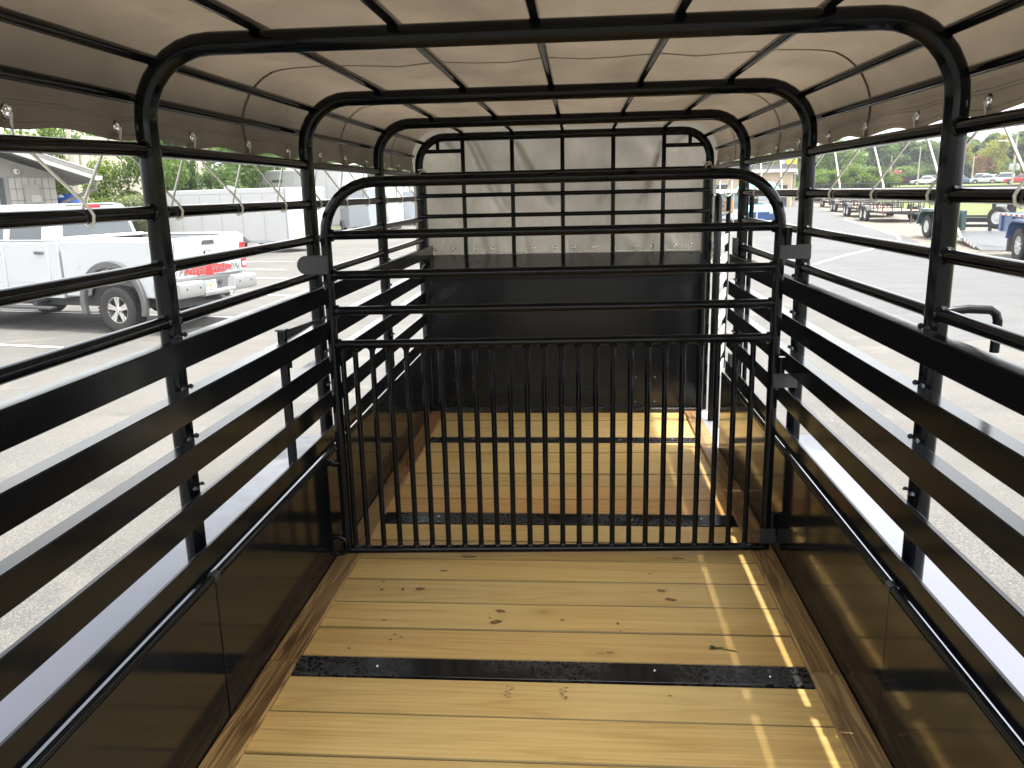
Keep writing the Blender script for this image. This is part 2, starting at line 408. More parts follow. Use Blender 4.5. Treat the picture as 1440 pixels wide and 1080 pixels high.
# ------------------------------------------------------------------ mesh building
ORG = {}                       # build-space origin of every object made here (builders work unrotated)
class MB:
    def __init__(s): s.v = []; s.f = []; s.mi = []; s.cur = 0
    def add(s, vs, fs):
        o = len(s.v)
        s.v += [Vector(p) for p in vs]
        s.f += [tuple(i + o for i in f) for f in fs]
        s.mi += [s.cur] * len(fs)
        return s
    def box(s, c, d, rot=None):
        x, y, z = (k / 2 for k in d)
        p = [Vector((a * x, b * y, e * z)) for e in (-1, 1) for b in (-1, 1) for a in (-1, 1)]
        if rot: p = [rot @ q for q in p]
        c = Vector(c)
        return s.add([q + c for q in p], [(0, 2, 3, 1), (4, 5, 7, 6), (0, 1, 5, 4), (2, 6, 7, 3), (0, 4, 6, 2), (1, 3, 7, 5)])
    def span(s, a, b):
        a = Vector(a); b = Vector(b)
        return s.box((a + b) / 2, [abs(k) for k in (b - a)])
    def bar(s, a, b, w, h, up=(0, 0, 1)):
        a = Vector(a); b = Vector(b); d = (b - a); L = d.length; d.normalize()
        up = Vector(up)
        if abs(d.dot(up)) > 0.99: up = Vector((1, 0, 0))
        sx = d.cross(up).normalized(); sz = sx.cross(d)
        rot = Matrix((d, sx, sz)).transposed()
        return s.box((a + b) / 2, (L, w, h), rot)
    def tube(s, path, r, n=12, caps=True, closed=False):
        P = [Vector(p) for p in path]; m = len(P)
        rr = r if isinstance(r, (list, tuple)) else [r] * m
        vs = []; fs = []
        prev = None
        for i in range(m):
            if closed: t = (P[(i + 1) % m] - P[i - 1])
            else: t = P[min(i + 1, m - 1)] - P[max(i - 1, 0)]
            t.normalize()
            if prev is None:
                a = Vector((0, 0, 1)) if abs(t.z) < 0.9 else Vector((1, 0, 0))
                nrm = t.cross(a).normalized()
            else:
                nrm = (prev - t * prev.dot(t)).normalized()
            prev = nrm; bn = t.cross(nrm)
            for k in range(n):
                an = 2 * PI * k / n
                vs.append(P[i] + (nrm * math.cos(an) + bn * math.sin(an)) * rr[i])
        for i in range(m if closed else m - 1):
            j = (i + 1) % m
            for k in range(n):
                l = (k + 1) % n
                fs.append((i * n + k, i * n + l, j * n + l, j * n + k))
        if caps and not closed:
            fs.append(tuple(reversed(range(n)))); fs.append(tuple((m - 1) * n + k for k in range(n)))
        return s.add(vs, fs)
    def cyl(s, a, b, r, n=16, r2=None): return s.tube([a, b], [r, r if r2 is None else r2], n)
    def prism(s, poly, axis, a, b):
        """2-D outline pushed along an axis; the outline's two coordinates are the other two axes in order"""
        ax = 'xyz'.index(axis); o = [k for k in range(3) if k != ax]; n = len(poly)
        vs = []
        for t in (a, b):
            for p in poly:
                q = [0, 0, 0]; q[ax] = t; q[o[0]] = p[0]; q[o[1]] = p[1]; vs.append(q)
        fs = [tuple(range(n)), tuple(reversed(range(n, 2 * n)))] + [(i, i + n, (i + 1) % n + n, (i + 1) % n) for i in range(n)]
        return s.add(vs, fs)
    def hull8(s, lo, hi):
        """lower and upper quads (4 points each) joined to a block"""
        return s.add(list(lo) + list(hi), [(3, 2, 1, 0), (4, 5, 6, 7), (0, 1, 5, 4), (1, 2, 6, 5), (2, 3, 7, 6), (3, 0, 4, 7)])
    def lathe(s, prof, c, axis, n=28):
        """profile of (radius, offset along axis) turned about an axis through c"""
        c = Vector(c); ax = Vector(axis).normalized()
        a = Vector((0, 0, 1)) if abs(ax.z) < 0.9 else Vector((1, 0, 0))
        u = ax.cross(a).normalized(); w = ax.cross(u); m = len(prof); vs = []; fs = []
        for k in range(n):
            t = 2 * PI * k / n; d = u * math.cos(t) + w * math.sin(t)
            for r_, h in prof: vs.append(c + d * r_ + ax * h)
        for k in range(n):
            l = (k + 1) % n
            for i in range(m - 1): fs.append((k * m + i, l * m + i, l * m + i + 1, k * m + i + 1))
        return s.add(vs, fs)
    def sheet(s, pts): return s.add(pts, [tuple(range(len(pts)))])
    def build(s, name, mat, parent=None, origin=None, smooth=40, bevel=0.0, seg=2, weld=False):
        vs = s.v
        if origin is None:
            lo = Vector([min(p[k] for p in vs) for k in range(3)]); hi = Vector([max(p[k] for p in vs) for k in range(3)])
            origin = (lo + hi) / 2 if parent else Vector(((lo.x + hi.x) / 2, (lo.y + hi.y) / 2, lo.z))
        origin = Vector(origin)
        me = bpy.data.meshes.new(name)
        me.from_pydata([p - origin for p in vs], [], s.f)
        mats = mat if isinstance(mat, (list, tuple)) else [mat]
        for m in mats: me.materials.append(m)
        if len(mats) > 1: me.polygons.foreach_set('material_index', s.mi)
        bm = bmesh.new(); bm.from_mesh(me)
        if weld: bmesh.ops.remove_doubles(bm, verts=bm.verts, dist=1e-5)
        bmesh.ops.recalc_face_normals(bm, faces=bm.faces)
        bm.to_mesh(me); bm.free()
        if smooth:
            me.shade_smooth()
            me.set_sharp_from_angle(angle=math.radians(smooth))
        o = bpy.data.objects.new(name, me)
        COL.objects.link(o)
        put(o, parent, origin)
        if bevel:
            b = o.modifiers.new('bevel', 'BEVEL'); b.width = bevel; b.segments = seg; b.limit_method = 'ANGLE'; b.angle_limit = math.radians(40)
            b.harden_normals = False
        return o

def put(o, parent, origin):
    ORG[o.name] = Vector(origin)
    if parent is not None:
        o.parent = parent
        o.location = Vector(origin) - ORG[parent.name]
    else:
        o.location = origin

def thing(name, label, cat, origin=(0, 0, 0), group=None):
    o = bpy.data.objects.new(name, None); COL.objects.link(o)
    o.empty_display_size = 0.3
    o['label'] = label; o['category'] = cat
    if group: o['group'] = group
    put(o, None, origin)
    return o
def tag(o, label, cat, group=None):
    o['label'] = label; o['category'] = cat
    if group: o['group'] = group
    return o
def kind(o, k): o['kind'] = k; return o
def twin(o, parent, loc, rot=None, name=None):
    """a piece sharing the mesh of another"""
    c = o.copy(); COL.objects.link(c)
    if name: c.name = name
    c.parent = None
    put(c, parent, loc)
    if rot is not None: c.rotation_euler = rot
    return c
def copy_tree(o, parent=None):
    c = o.copy(); COL.objects.link(c)
    if parent is not None: c.parent = parent
    for ch in list(o.children): copy_tree(ch, c)
    return c
def at(px, dist):
    """ground point at a bearing and distance from the photographer"""
    d = FWD + RIGHT * ((px - 720) / FPX) + UP * (0.255)
    h = math.hypot(d.x, d.y)
    return Vector((CAM.x + d.x / h * dist, CAM.y + d.y / h * dist, GZ))
GZ = -0.5

# ------------------------------------------------------------------ ground, lot, drive, lawn
def ground_sheet(name, pts, z, mat, res=None):
    b = MB(); b.sheet([(x, y, z) for x, y in pts])
    return kind(b.build(name, M[mat], origin=(0, 0, z), smooth=0), 'structure')
ground_sheet('ground', [(-640, -640), (640, -640), (640, 640), (-640, 640)], -0.516, 'field')
gravel_pts = [(10.2, 14), (11.0, 21), (10.6, 24.3), (12.0, 29), (14.0, 36.7), (14.8, 41.4), (17.8, 56.7), (25.4, 92.8), (31.2, 117), (40, 140),
              (50, 140), (40, 112), (36, 80), (33, 60), (30, 50), (27, 40), (26, 30), (24, 10)]
ground_sheet('gravel_strip', gravel_pts, -0.508, 'gravel')
ground_sheet('asphalt_lot', [(-70, -40), (16, -40), (13.5, 5), (11.4, 15), (11.09, 21.17), (10.79, 24.27), (12.15, 29.05), (14.19, 36.66), (14.98, 41.37), (17.97, 56.7),
                             (25.65, 92.8), (31.6, 117), (40.6, 140), (-2, 140), (-8, 74), (-16, 58), (-70, 64)], -0.50, 'asphalt')
ground_sheet('drive', [(11.5, 15), (11.05, 21.2), (10.7, 24.3), (12.05, 29.05), (14.1, 36.7), (14.9, 41.4), (17.9, 56.7), (25.5, 92.8), (31.4, 117),
                       (24, 117), (17.5, 92), (11.5, 57), (8.6, 42), (6.8, 30), (5.2, 20), (5.4, 12)], -0.496, 'road')
# lawn: a gentle rise away from the drive
def rise(d): 
    t = min(1, max(0, (d - 66) / 130)); t = t * t * (3 - 2 * t)
    return -0.502 + 1.75 * t
near = [(4, 130), (9, 134), (12, 140), (14.5, 134), (17, 112), (19.5, 92), (22, 70), (24.5, 58), (27.5, 50), (31, 46), (36, 43), (44, 38), (58, 32), (80, 27), (110, 25)]
b = MB()
rings = [0, .04, .1, .18, .27, .37, .48, .6, .72, .85, 1.0]
vs = []; fs = []
for a, dn in near:
    for r_ in rings:
        d = dn + (420 - dn) * r_
        t = math.radians(a)
        vs.append((math.sin(t) * d, math.cos(t) * d, rise(d)))
m = len(rings)
for i in range(len(near) - 1):
    for k in range(m - 1): fs.append((i * m + k, i * m + k + 1, (i + 1) * m + k + 1, (i + 1) * m + k))
b.add(vs, fs)
kind(b.build('lawn', M['lawn'], origin=(0, 0, -0.5)), 'structure')
# far street crossing the lawn, seen as a pale line with a dark kerb
b = MB(); vs = []; fs = []
for i in range(14):
    t = math.radians(17 + i * 3.6)
    for d in (143, 151): vs.append((math.sin(t) * d, math.cos(t) * d, rise(d) + 0.03))
for i in range(13): fs.append((2 * i, 2 * i + 1, 2 * i + 3, 2 * i + 2))
b.add(vs, fs); kind(b.build('far_street', M['road'], origin=(40, 120, 0)), 'structure')
b = MB(); vs = []; fs = []
for i in range(14):
    t = math.radians(17 + i * 3.6)
    d = 151.2
    for dd, h in ((0, 0), (0, .3), (.4, .3), (.4, 0)): vs.append((math.sin(t) * (d + dd), math.cos(t) * (d + dd), rise(d + dd) + h))
for i in range(13):
    for k in range(3): fs.append((4 * i + k, 4 * i + k + 1, 4 * i + k + 5, 4 * i + k + 4))
b.add(vs, fs); kind(b.build('far_street_kerb', M['dark'], origin=(40, 125, 0)), 'structure')

def painted(p, q, w, z=-0.491):
    p = Vector((*p, 0)); q = Vector((*q, 0)); d = (q - p).normalized(); n = Vector((-d.y, d.x, 0)) * w / 2
    b = MB(); b.sheet([(v.x, v.y, z) for v in (p - n, q - n, q + n, p + n)])
    return kind(b.build('parking_line', M['line'], smooth=0), 'structure')
stall = Vector((-0.963, 0.225, 0)).normalized()
for (ex, ey, L) in ((-7.21, 11.97, 6), (-6.42, 15.2, 6), (-6.42, 18.6, 5.5), (-7.87, 22.6, 5), (-9.12, 25.4, 5), (-9.9, 28.6, 5), (-7.4, 8.7, 6), (-7.8, 5.3, 6)):
    painted((ex, ey), (ex + stall.x * L, ey + stall.y * L), 0.11)
pts = [(6.96, 24.5), (8.81, 27.58), (10.6, 30.2), (12.09, 32.47), (13.1, 34.6), (13.98, 37.29), (14.43, 39.56), (15.3, 44), (17.5, 56)]
b = MB(); vs = []; fs = []
for i, p in enumerate(pts):
    a = Vector(pts[max(i - 1, 0)]); c = Vector(pts[min(i + 1, len(pts) - 1)]); d = (c - a).normalized(); n = Vector((-d.y, d.x)) * 0.065
    for sgn in (-1, 1): vs.append((p[0] + n.x * sgn, p[1] + n.y * sgn, -0.488))
for i in range(len(pts) - 1): fs.append((2 * i, 2 * i + 1, 2 * i + 3, 2 * i + 2))
b.add(vs, fs); kind(b.build('edge_line', M['line'], origin=(11, 33, -0.488)), 'structure')

# ------------------------------------------------------------------ the livestock trailer we stand behind
HY = [1.01, 2.501, 3.998, 5.477, 6.90]        # hoops along the trailer
PW, PZ = 1.182, 2.195                         # post half-spacing, hoop top
trailer = thing('stock_trailer', 'black open slatted livestock trailer with pine plank floor, seen from its open rear end', 'trailer', (0, 3.7, -0.5))
# floor: planks across, with black steel strips between runs of six
def plank_mesh():
    b = MB(); b.box((0, 0, 0), (1.94, 0.2165, 0.042))
    return b
rows = []
def run(y0, y1, n):
    w = (y1 - y0) / n
    for i in range(n): rows.append((y0 + w * (i + 0.5), w))
run(0.985, 1.215, 1); run(1.345, 2.672, 6); run(2.804, 4.116, 6); run(4.272, 5.596, 6); run(5.724, 6.40, 3)
first = None
for i, (y, w) in enumerate(rows):
    loc = Vector((R.uniform(-.004, .004), y, -0.021 + R.uniform(-.002, .002)))
    rot = (R.uniform(-.002, .002), R.uniform(-.0006, .0006) + (PI if R.random() < .5 else 0) * 0, R.uniform(-.0012, .0012))
    if first is None:
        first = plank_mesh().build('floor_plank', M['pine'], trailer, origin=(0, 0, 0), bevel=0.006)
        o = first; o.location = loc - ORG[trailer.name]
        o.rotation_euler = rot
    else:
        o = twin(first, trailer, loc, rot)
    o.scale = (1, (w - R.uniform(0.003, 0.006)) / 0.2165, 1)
# loose knots and stamps that stand out in the photograph
def blotch(x, y, rx, ry, ang, mat, name, z=0.0016, n=14):
    vs = []
    for i in range(n):
        t = 2 * PI * i / n; k = R.uniform(.75, 1.15)
        vx, vy = rx * k * math.cos(t), ry * k * math.sin(t)
        vs.append((x + vx * math.cos(ang) - vy * math.sin(ang), y + vx * math.sin(ang) + vy * math.cos(ang), z))
    b = MB(); b.sheet(vs)
    return b.build(name, M[mat], trailer, smooth=0)
for (x, y, rx, ry, a) in ((-.419, 3.707, .035, .010, 0), (-.775, 3.354, .011, .010, 0), (-.603, 3.366, .022, .010, .1), (-.785, 3.43, .012, .006, .3), (-.68, 3.36, .009, .012, .4), (-.702, 3.083, .012, .008, .2),
                          (-.63, 2.97, .010, .006, 0), (-.64, 2.93, .008, .008, 0), (-.60, 2.95, .008, .006, 0),
                          (-.215, 3.175, .022, .009, -.5), (-.225, 3.085, .030, .009, .5), (-.255, 3.117, .007, .007, 0), (.485, 3.385, .018, .008, .3), (.52, 3.305, .032, .006, -.35),
                          (.28, 3.09, .007, .012, .2), (.29, 3.03, .006, .006, 0), (.24, 2.87, .016, .004, .1), (.23, 2.37, .014, .006, 0), (.45, 3.55, .008, .005, 0), (-.52, 3.55, .020, .006, .1),
                          (.60, 3.72, .030, .008, .1), (.05, 3.11, .014, .006, .3), (-.79, 2.86, .010, .007, 0), (-.17, 2.40, .006, .006, 0), (.44, 2.60, .010, .003, 0)):
    k_ = 1.55 if rx > .015 else 1.15
    blotch(x, y, rx * k_, ry * k_ * 1.1, a, 'resin', 'wood_knot', n=18)
for cx in (-0.131, 0.065):
    for k in range(7):
        blotch(cx + R.uniform(-.014, .014), 2.565 + k * 0.011, .008, .0035, R.uniform(-.2, .2), 'ink', 'grade_stamp', n=7)
blotch(.655, 2.917, .03, .006, .2, 'leaf_dark', 'grass_clipping'); blotch(.70, 2.905, .04, .004, -.3, 'leaf_dark', 'grass_clipping'); blotch(.64, 2.925, .014, .012, -.3, 'leaf_dark', 'grass_clipping')
for (y0, y1) in ((1.222, 1.338), (2.678, 2.798), (4.123, 4.265), (5.603, 5.717)):
    b = MB(); b.span((-.965, y0, -.042), (.965, y1, 0.0025))
    st = b.build('floor_strip', M['strip'], trailer, bevel=0.003)
    for x in (-.66, .41, .80):
        b = MB(); b.lathe([(0, .004), (.0045, .0035), (.006, .001)], (x + R.uniform(-.02, .02), (y0 + y1) / 2 + R.uniform(-.02, .02), 0.002), (0, 0, 1), 10)
        b.build('screw_head', M['chrome'], st)
b = MB(); b.span((-1.06, 6.405, -.03), (1.06, 6.455, .035)); b.build('front_angle_strip', M['strip'], trailer, bevel=0.004)
# rough boards along both walls
for sx in (-1, 1):
    for (y0, y1) in ((0.985, 2.735), (2.74, 4.79), (4.795, 6.40)):
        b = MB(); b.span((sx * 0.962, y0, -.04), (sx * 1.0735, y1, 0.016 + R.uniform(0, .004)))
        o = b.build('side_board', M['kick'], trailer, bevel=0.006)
        o.rotation_euler = (0, 0, R.uniform(-.0015, .0015))
# frame below the floor
b = MB()
for sx in (-1, 1): b.span((sx * 0.9, .96, -.16), (sx * 1.12, 6.5, -.048))
for y in (1.0, 2.74, 4.2, 5.66): b.span((-.9, y - .04, -.15), (.9, y + .04, -.05))
b.build('chassis_rail', M['blackmet'], trailer)
b = MB(); b.span((-1.06, .97, -.0475), (1.06, 6.45, -.0435)); b.build('floor_light_block', M['blackmet'], trailer)  # added unseen sheet, blocks ground light from shining up through the plank gaps
# solid lower walls
for sx in (-1, 1):
    segs = ((0.96, 2.385), (2.39, 4.90), (4.905, 6.46)) if sx < 0 else ((0.96, 2.385), (2.39, 4.60), (4.605, 5.43))
    for (y0, y1) in segs:
        b = MB(); b.span((sx * 1.074, y0, -.04), (sx * 1.084, y1, .525))
        o = b.build('wall_sheet', M['panel'], trailer, bevel=0.002)
        o.rotation_euler = (0, R.uniform(-.003, .003), R.uniform(-.0015, .0015))
    ye = 6.46 if sx < 0 else 5.43
    for (y0, y1) in ((.96, 2.40), (2.405, ye)):
        b = MB(); b.cyl((sx * 1.084, y0, .535), (sx * 1.084, y1, .535), .0115, 12); b.build('wall_trim', M['tube'], trailer)
    b = MB(); b.lathe([(0, -.02), (.015, -.018), (.017, 0), (.015, .018), (0, .02)], (sx * 1.084, 2.402, .535), (0, 1, 0), 10); b.build('weld_bead', M['plate'], trailer)
# slats
STOP = [1.324, 1.152, 0.983, 0.812, 0.632]
for sx in (-1, 1):
    for i, zt in enumerate(STOP):
        y1 = 6.93 if sx < 0 else 5.44
        dz = .006 * (sx > 0) - .012 * (sx > 0) * i / 4
        depth = (.054, .054, .054, .018, .013)[i]
        b = MB(); x0 = 1.099
        b.prism([(sx * x0, zt + dz - .088), (sx * x0, zt + dz), (sx * (x0 + depth), zt + dz), (sx * (x0 + depth), zt + dz - .009), (sx * (x0 + .008), zt + dz - .009), (sx * (x0 + .008), zt + dz - .088)], 'y', .96, y1)
        o = b.build('side_slat', M['slat'], trailer, bevel=0.003)
# hoops
def hoop_path(y, w=PW, top=PZ, r=0.222, z0=-.1, step=8):
    P = [(-w, y, z0), (-w, y, top - r)]
    for k in range(1, step + 1):
        t = PI - PI / 2 * k / step; P.append((-w + r + r * math.cos(t), y, top - r + r * math.sin(t)))
    for k in range(0, step + 1):
        t = PI / 2 - PI / 2 * k / step; P.append((w - r + r * math.cos(t), y, top - r + r * math.sin(t)))
    P.append((w, y, z0)); return P
for i, y in enumerate(HY):
    b = MB(); b.tube(hoop_path(y), .0335, 20); b.build('hoop', M['tube'], trailer)
# weld beads where slats meet the posts
for sx in (-1, 1):
    for y in HY[1:4]:
        for zt in STOP[:4]:
            for dy in (-.024, .024):
                b = MB(); b.lathe([(0, .009), (.004, .008), (.008, .004), (.010, -.001)], (sx * 1.149, y + dy, zt + (.006 if sx > 0 else 0) - (.012 * STOP.index(zt) / 4 if sx > 0 else 0)), (0, 0, 1), 9)
                b.build('weld_bead', M['plate'], trailer)
# upper rails
RZ = [1.898, 1.7126, 1.542, 1.371]
for sx in (-1, 1):
    for i, z in enumerate(RZ):
        y1 = HY[4] if (sx < 0 or i == 0) else HY[3]
        b = MB(); b.tube([(sx * PW, .97, z - (.036 if sx < 0 and i == 0 else 0)), (sx * PW, 2.46, z), (sx * PW, 2.55, z), (sx * PW, y1, z)], .0205, 16)
        o = b.build('side_rail', M['tube'], trailer)
        for y in HY[1:]:
            if y > y1 + .1: continue
            for dy in (-.036, .036):
                if y + dy > y1 + .03: continue
                b = MB(); b.lathe([(.021, -.008), (.027, -.003), (.027, .003), (.021, .008)], (sx * PW, y + dy, z), (0, 1, 0), 14)
                b.build('weld_collar', M['tube'], o)
# roof bars
roof_bars = [(0, 2.2405), (-.412, 2.2405), (.412, 2.2405), (-.82, 2.2405), (.82, 2.2405), (-1.148, 2.160), (1.148, 2.160), (-1.2315, 2.055), (1.2315, 2.055)]
for x, z in roof_bars:
    b = MB(); b.cyl((x, .96, z - .002), (x, 6.91, z - .002), .0165, 12); b.build('roof_bar', M['tube'], trailer)
# front grid
for x in (0, -.41, .41, -.815, .815):
    b = MB(); b.cyl((x, 6.90, 1.235), (x, 6.90, 2.18), .0175, 12); b.build('grid_bar', M['tube'], trailer)
for z in (1.902, 1.731, 1.565):
    b = MB(); b.cyl((-PW, 6.862, z), (PW, 6.862, z), .0175, 12); b.build('grid_bar', M['tube'], trailer)
for sx in (-1, 1):
    b = MB(); b.cyl((sx * 1.165, 6.90, 2.085), (sx * .815, 6.90, 2.085), .0165, 12); b.build('grid_bar', M['tube'], trailer)
    b = MB(); b.cyl((sx * 1.02, 6.90, 2.085), (sx * 1.02, 6.90, 2.175), .015, 10); b.build('grid_bar', M['tube'], trailer)
# nose: top channel and leaning sheet
b = MB(); b.hull8([(-1.13, 6.440, 1.135), (1.13, 6.440, 1.135), (1.13, 6.93, 1.225), (-1.13, 6.93, 1.225)], [(-1.13, 6.440, 1.150), (1.13, 6.440, 1.150), (1.13, 6.93, 1.243), (-1.13, 6.93, 1.243)]); b.build('nose_cap', M['slat'], trailer, bevel=0.004)
b = MB(); b.span((-1.098, 6.436, 1.075), (1.098, 6.448, 1.132)); b.build('nose_channel', M['slat'], trailer, bevel=0.004)
b = MB(); n = 24
vs = []; fs = []
for a in range(n + 1):
    x = -1.074 + 2.148 * a / n
    for c in range(13):
        z = 1.10 * c / 12
        vs.append((x, 6.452 + .004 * mnoise.noise((x * 2.1, z * 1.4, 3)) , z))
for a in range(n):
    for c in range(12): fs.append((a * 13 + c, a * 13 + c + 1, (a + 1) * 13 + c + 1, (a + 1) * 13 + c))
b.add(vs, fs); nose = b.build('nose_sheet', M['nose'], trailer, smooth=80)
for (x, z) in ((-.728, .286), (-.582, .286), (-.723, .077), (-.583, .077), (.577, .281), (.728, .280), (.575, .077), (.728, .077)):
    b = MB(); b.lathe([(0, .009), (.006, .008), (.0105, .003), (.0115, 0)], (x, 6.447, z), (0, -1, 0), 10); b.build('bolt_head', M['bolt'], nose)
# outer corner posts at the nose, and the nose cheeks
for sx in (-1, 1):
    b = MB(); b.span((sx * 1.145, 6.935, -.1), (sx * 1.215, 7.0, 1.93)); b.build('corner_post', M['plate'], trailer, bevel=0.006)
for sx in (-1, 1):
    b = MB(); b.cyl((sx * 1.085, 6.448, 0), (sx * 1.085, 6.448, 1.14), .026, 14); b.build('nose_post', M['tube'], trailer)
    if sx < 0: b = MB(); b.span((-1.098, 6.47, -.04), (-1.088, 6.92, .62)); b.build('nose_cheek', M['panel'], trailer, smooth=0)
# bright fenders outside, over two axles
for sx in (-1, 1):
    b = MB()
    prof = [(1.30, .02), (1.42, .33), (1.50, .42), (1.60, .452), (4.30, .452), (4.40, .42), (4.48, .33), (4.6, .02)]
    inner = [(y, z - .012) for y, z in prof]
    b.prism(prof + inner[::-1], 'x', sx * 1.13, sx * 1.46)
    fd = b.build('fender', M['fender'], trailer, smooth=30)
    b = MB(); b.prism([(1.44, .30), (1.50, .405), (1.60, .438), (4.30, .438), (4.40, .405), (4.46, .30)], 'x', sx * 1.449, sx * 1.461); b.build('fender_skirt', M['fender'], fd, smooth=0)
    for wy in (2.40, 3.38):
        b = MB(); b.lathe([(.20, -.11), (.36, -.10), (.375, -.05), (.375, .05), (.36, .10), (.20, .11)], (sx * 1.30, wy, -.125), (1, 0, 0), 30); wh = b.build('wheel', M['rubber'], trailer)
        b = MB(); b.lathe([(0, .06 * sx), (.07, .06 * sx), (.09, .03 * sx), (.17, .02 * sx), (.20, .10 * sx)], (sx * 1.30, wy, -.125), (1, 0, 0), 24); b.build('rim', M['white'], wh)
# hooks on the posts
def hook(path, r=.011):
    b = MB(); b.tube(path, r, 10); return b.build('tie_hook', M['tube'], trailer)
hook([(1.195, 2.485, 1.378), (1.26, 2.485, 1.385), (1.325, 2.485, 1.382), (1.343, 2.485, 1.370), (1.35, 2.485, 1.35), (1.35, 2.485, 1.255)], .0135)
hook([(-1.20, 3.985, 1.045), (-1.27, 3.985, 1.05), (-1.325, 3.985, 1.048), (-1.342, 3.985, 1.03), (-1.345, 3.985, 0.90)], .011)
# gate rest on the left: short upright and a flat bar outside the slats
b = MB(); b.span((-1.145, 3.405, .50), (-1.175, 3.435, 1.185)); b.span((-1.175, 3.405, .50), (-1.178, 3.45, 1.185)); b.build('rest_upright', M['tube'], trailer, bevel=0.003)
b = MB(); b.span((-1.142, 3.40, 1.185), (-1.185, 3.447, 1.192)); b.build('rest_cap', M['plate'], trailer)
b = MB(); b.bar((-1.165, 3.437, 1.150), (-1.165, 3.965, 1.126), .008, .062); b.build('rest_bar', M['plate'], trailer, bevel=0.002)

# centre gate
gate = thing('center_gate', '', '', (0, 3.75, 0)); del gate['label'], gate['category']
gate.parent = trailer; gate.location = Vector((0, 3.75, 0)) - ORG[trailer.name]
gw, gt, gr, gb = 1.025, 1.808, .235, .033
P = [(-gw, 3.75, gb), (-gw, 3.75, gt - gr)]
for k in range(1, 9):
    t = PI - PI / 2 * k / 8; P.append((-gw + gr + gr * math.cos(t), 3.75, gt - gr + gr * math.sin(t)))
for k in range(0, 9):
    t = PI / 2 - PI / 2 * k / 8; P.append((gw - gr + gr * math.cos(t), 3.75, gt - gr + gr * math.sin(t)))
P.append((gw, 3.75, gb))
b = MB(); b.tube(P, .0245, 18, closed=False); b.build('gate_frame', M['tube'], gate)
b = MB(); b.cyl((-gw - .02, 3.75, gb), (gw + .02, 3.75, gb), .0195, 14); b.build('gate_rail', M['tube'], gate)
for z in (1.575, 1.394, 1.229, 1.070):
    b = MB(); b.cyl((-gw, 3.75, z), (gw, 3.75, z), .0205, 16); rl = b.build('gate_rail', M['tube'], gate)
    for sx in (-1, 1):
        b = MB(); b.lathe([(.021, -.010), (.028, -.004), (.028, .004), (.021, .010)], (sx * (gw - .03), 3.75, z), (1, 0, 0), 14); b.build('weld_collar', M['tube'], rl)
bar0 = None
for x in [-.985] + [-.925 + .0806 * k for k in range(24)]:
    if bar0 is None:
        b = MB(); b.cyl((x, 3.75, .045), (x, 3.75, 1.055), .0132, 12)
        b.lathe([(.0133, .045), (.019, .050), (.0133, .060)], (x, 3.75, 0), (0, 0, 1), 12)
        b.lathe([(.0133, 1.036), (.021, 1.050), (.0215, 1.056)], (x, 3.75, 0), (0, 0, 1), 12)
        bar0 = b.build('gate_bar', M['tube'], gate, origin=(x, 3.75, .5)); continue
    twin(bar0, gate, (x, 3.75, .5))
# latch plate, hinge plates, latch parts
b = MB()
pl = [(-gw - .03 + .0, 1.385), (-gw - .03, 1.478)]
out = [(-gw + .005, 1.402), (-gw + .005, 1.488)]
cx = -1.115
rim = [(cx + .043 * math.cos(t), 1.445 + .043 * math.sin(t)) for t in [PI / 2 + PI * k / 10 for k in range(11)]]
b.prism([(-gw + .01, 1.488)] + rim + [(-gw + .01, 1.402)], 'y', 3.715, 3.724); b.build('latch_plate', M['plate'], gate, bevel=0.002)
b = MB(); b.span((gw - .005, 3.72, 1.43), (1.158, 3.728, 1.492)); b.build('hinge_plate', M['plate'], gate, bevel=0.002)
b = MB(); b.span((gw - .005, 3.72, .838), (1.130, 3.728, .905)); b.build('hinge_plate', M['plate'], gate, bevel=0.002)
for z in (1.52, .93, .16):
    b = MB(); b.cyl((gw + .034, 3.745, z - .065), (gw + .034, 3.745, z + .05), .017, 12); b.build('hinge_barrel', M['tube'], gate)
b = MB(); b.span((gw - .03, 3.725, .06), (1.07, 3.735, .135)); b.build('hinge_plate', M['plate'], gate, bevel=0.002)
b = MB(); b.cyl((-gw - .02, 3.72, .495), (-1.118, 3.72, .493), .011, 10); b.lathe([(0, -.02), (.018, -.02), (.018, .02), (0, .02)], (-gw - .02, 3.72, .495), (1, 0, 0), 12); b.build('latch_rod', M['tube'], gate)
b = MB(); b.tube([(-1.066 + .040 * math.cos(t), 3.725, .068 + .046 * math.sin(t)) for t in [2 * PI * k / 20 for k in range(20)]], .0125, 10, closed=True); b.build('latch_ring', M['tube'], gate)
gate.rotation_euler = (0, 0, math.radians(2.6))

# side door at the front right: jamb, sill and the opened door leaf
b = MB(); b.tube([(1.142, 6.18, -.03), (1.142, 6.18, 1.66), (1.142, 6.18, 1.69), (1.142, 6.18, 1.705)], [.028, .028, .022, .008], 16); b.build('door_jamb', M['tube'], trailer)
b = MB(); b.span((1.07, 5.46, -.03), (1.165, 6.46, -.002)); b.build('door_sill', M['galv'], trailer, bevel=0.002)
b = MB(); b.tube([(1.115 + .006 * math.sin(k * 1.7), 6.17, 1.39 - k * .012) for k in range(15)], .0035, 6); b.build('door_chain', M['chrome'], trailer)
for z in (1.38, .62):
    b = MB(); b.span((1.12, 5.42, z - .05), (1.15, 5.47, z + .05)); b.build('strike_plate', M['plate'], trailer, bevel=0.003)
b = MB(); b.cyl((1.232, 5.46, -.05), (1.232, 5.46, 1.7), .015, 12); b.build('door_stop_bar', M['tube'], trailer)
door = thing('side_door', '', '', (1.235, 6.80, 0)); del door['label'], door['category']
door.parent = trailer; door.location = Vector((1.235, 6.80, 0)) - ORG[trailer.name]
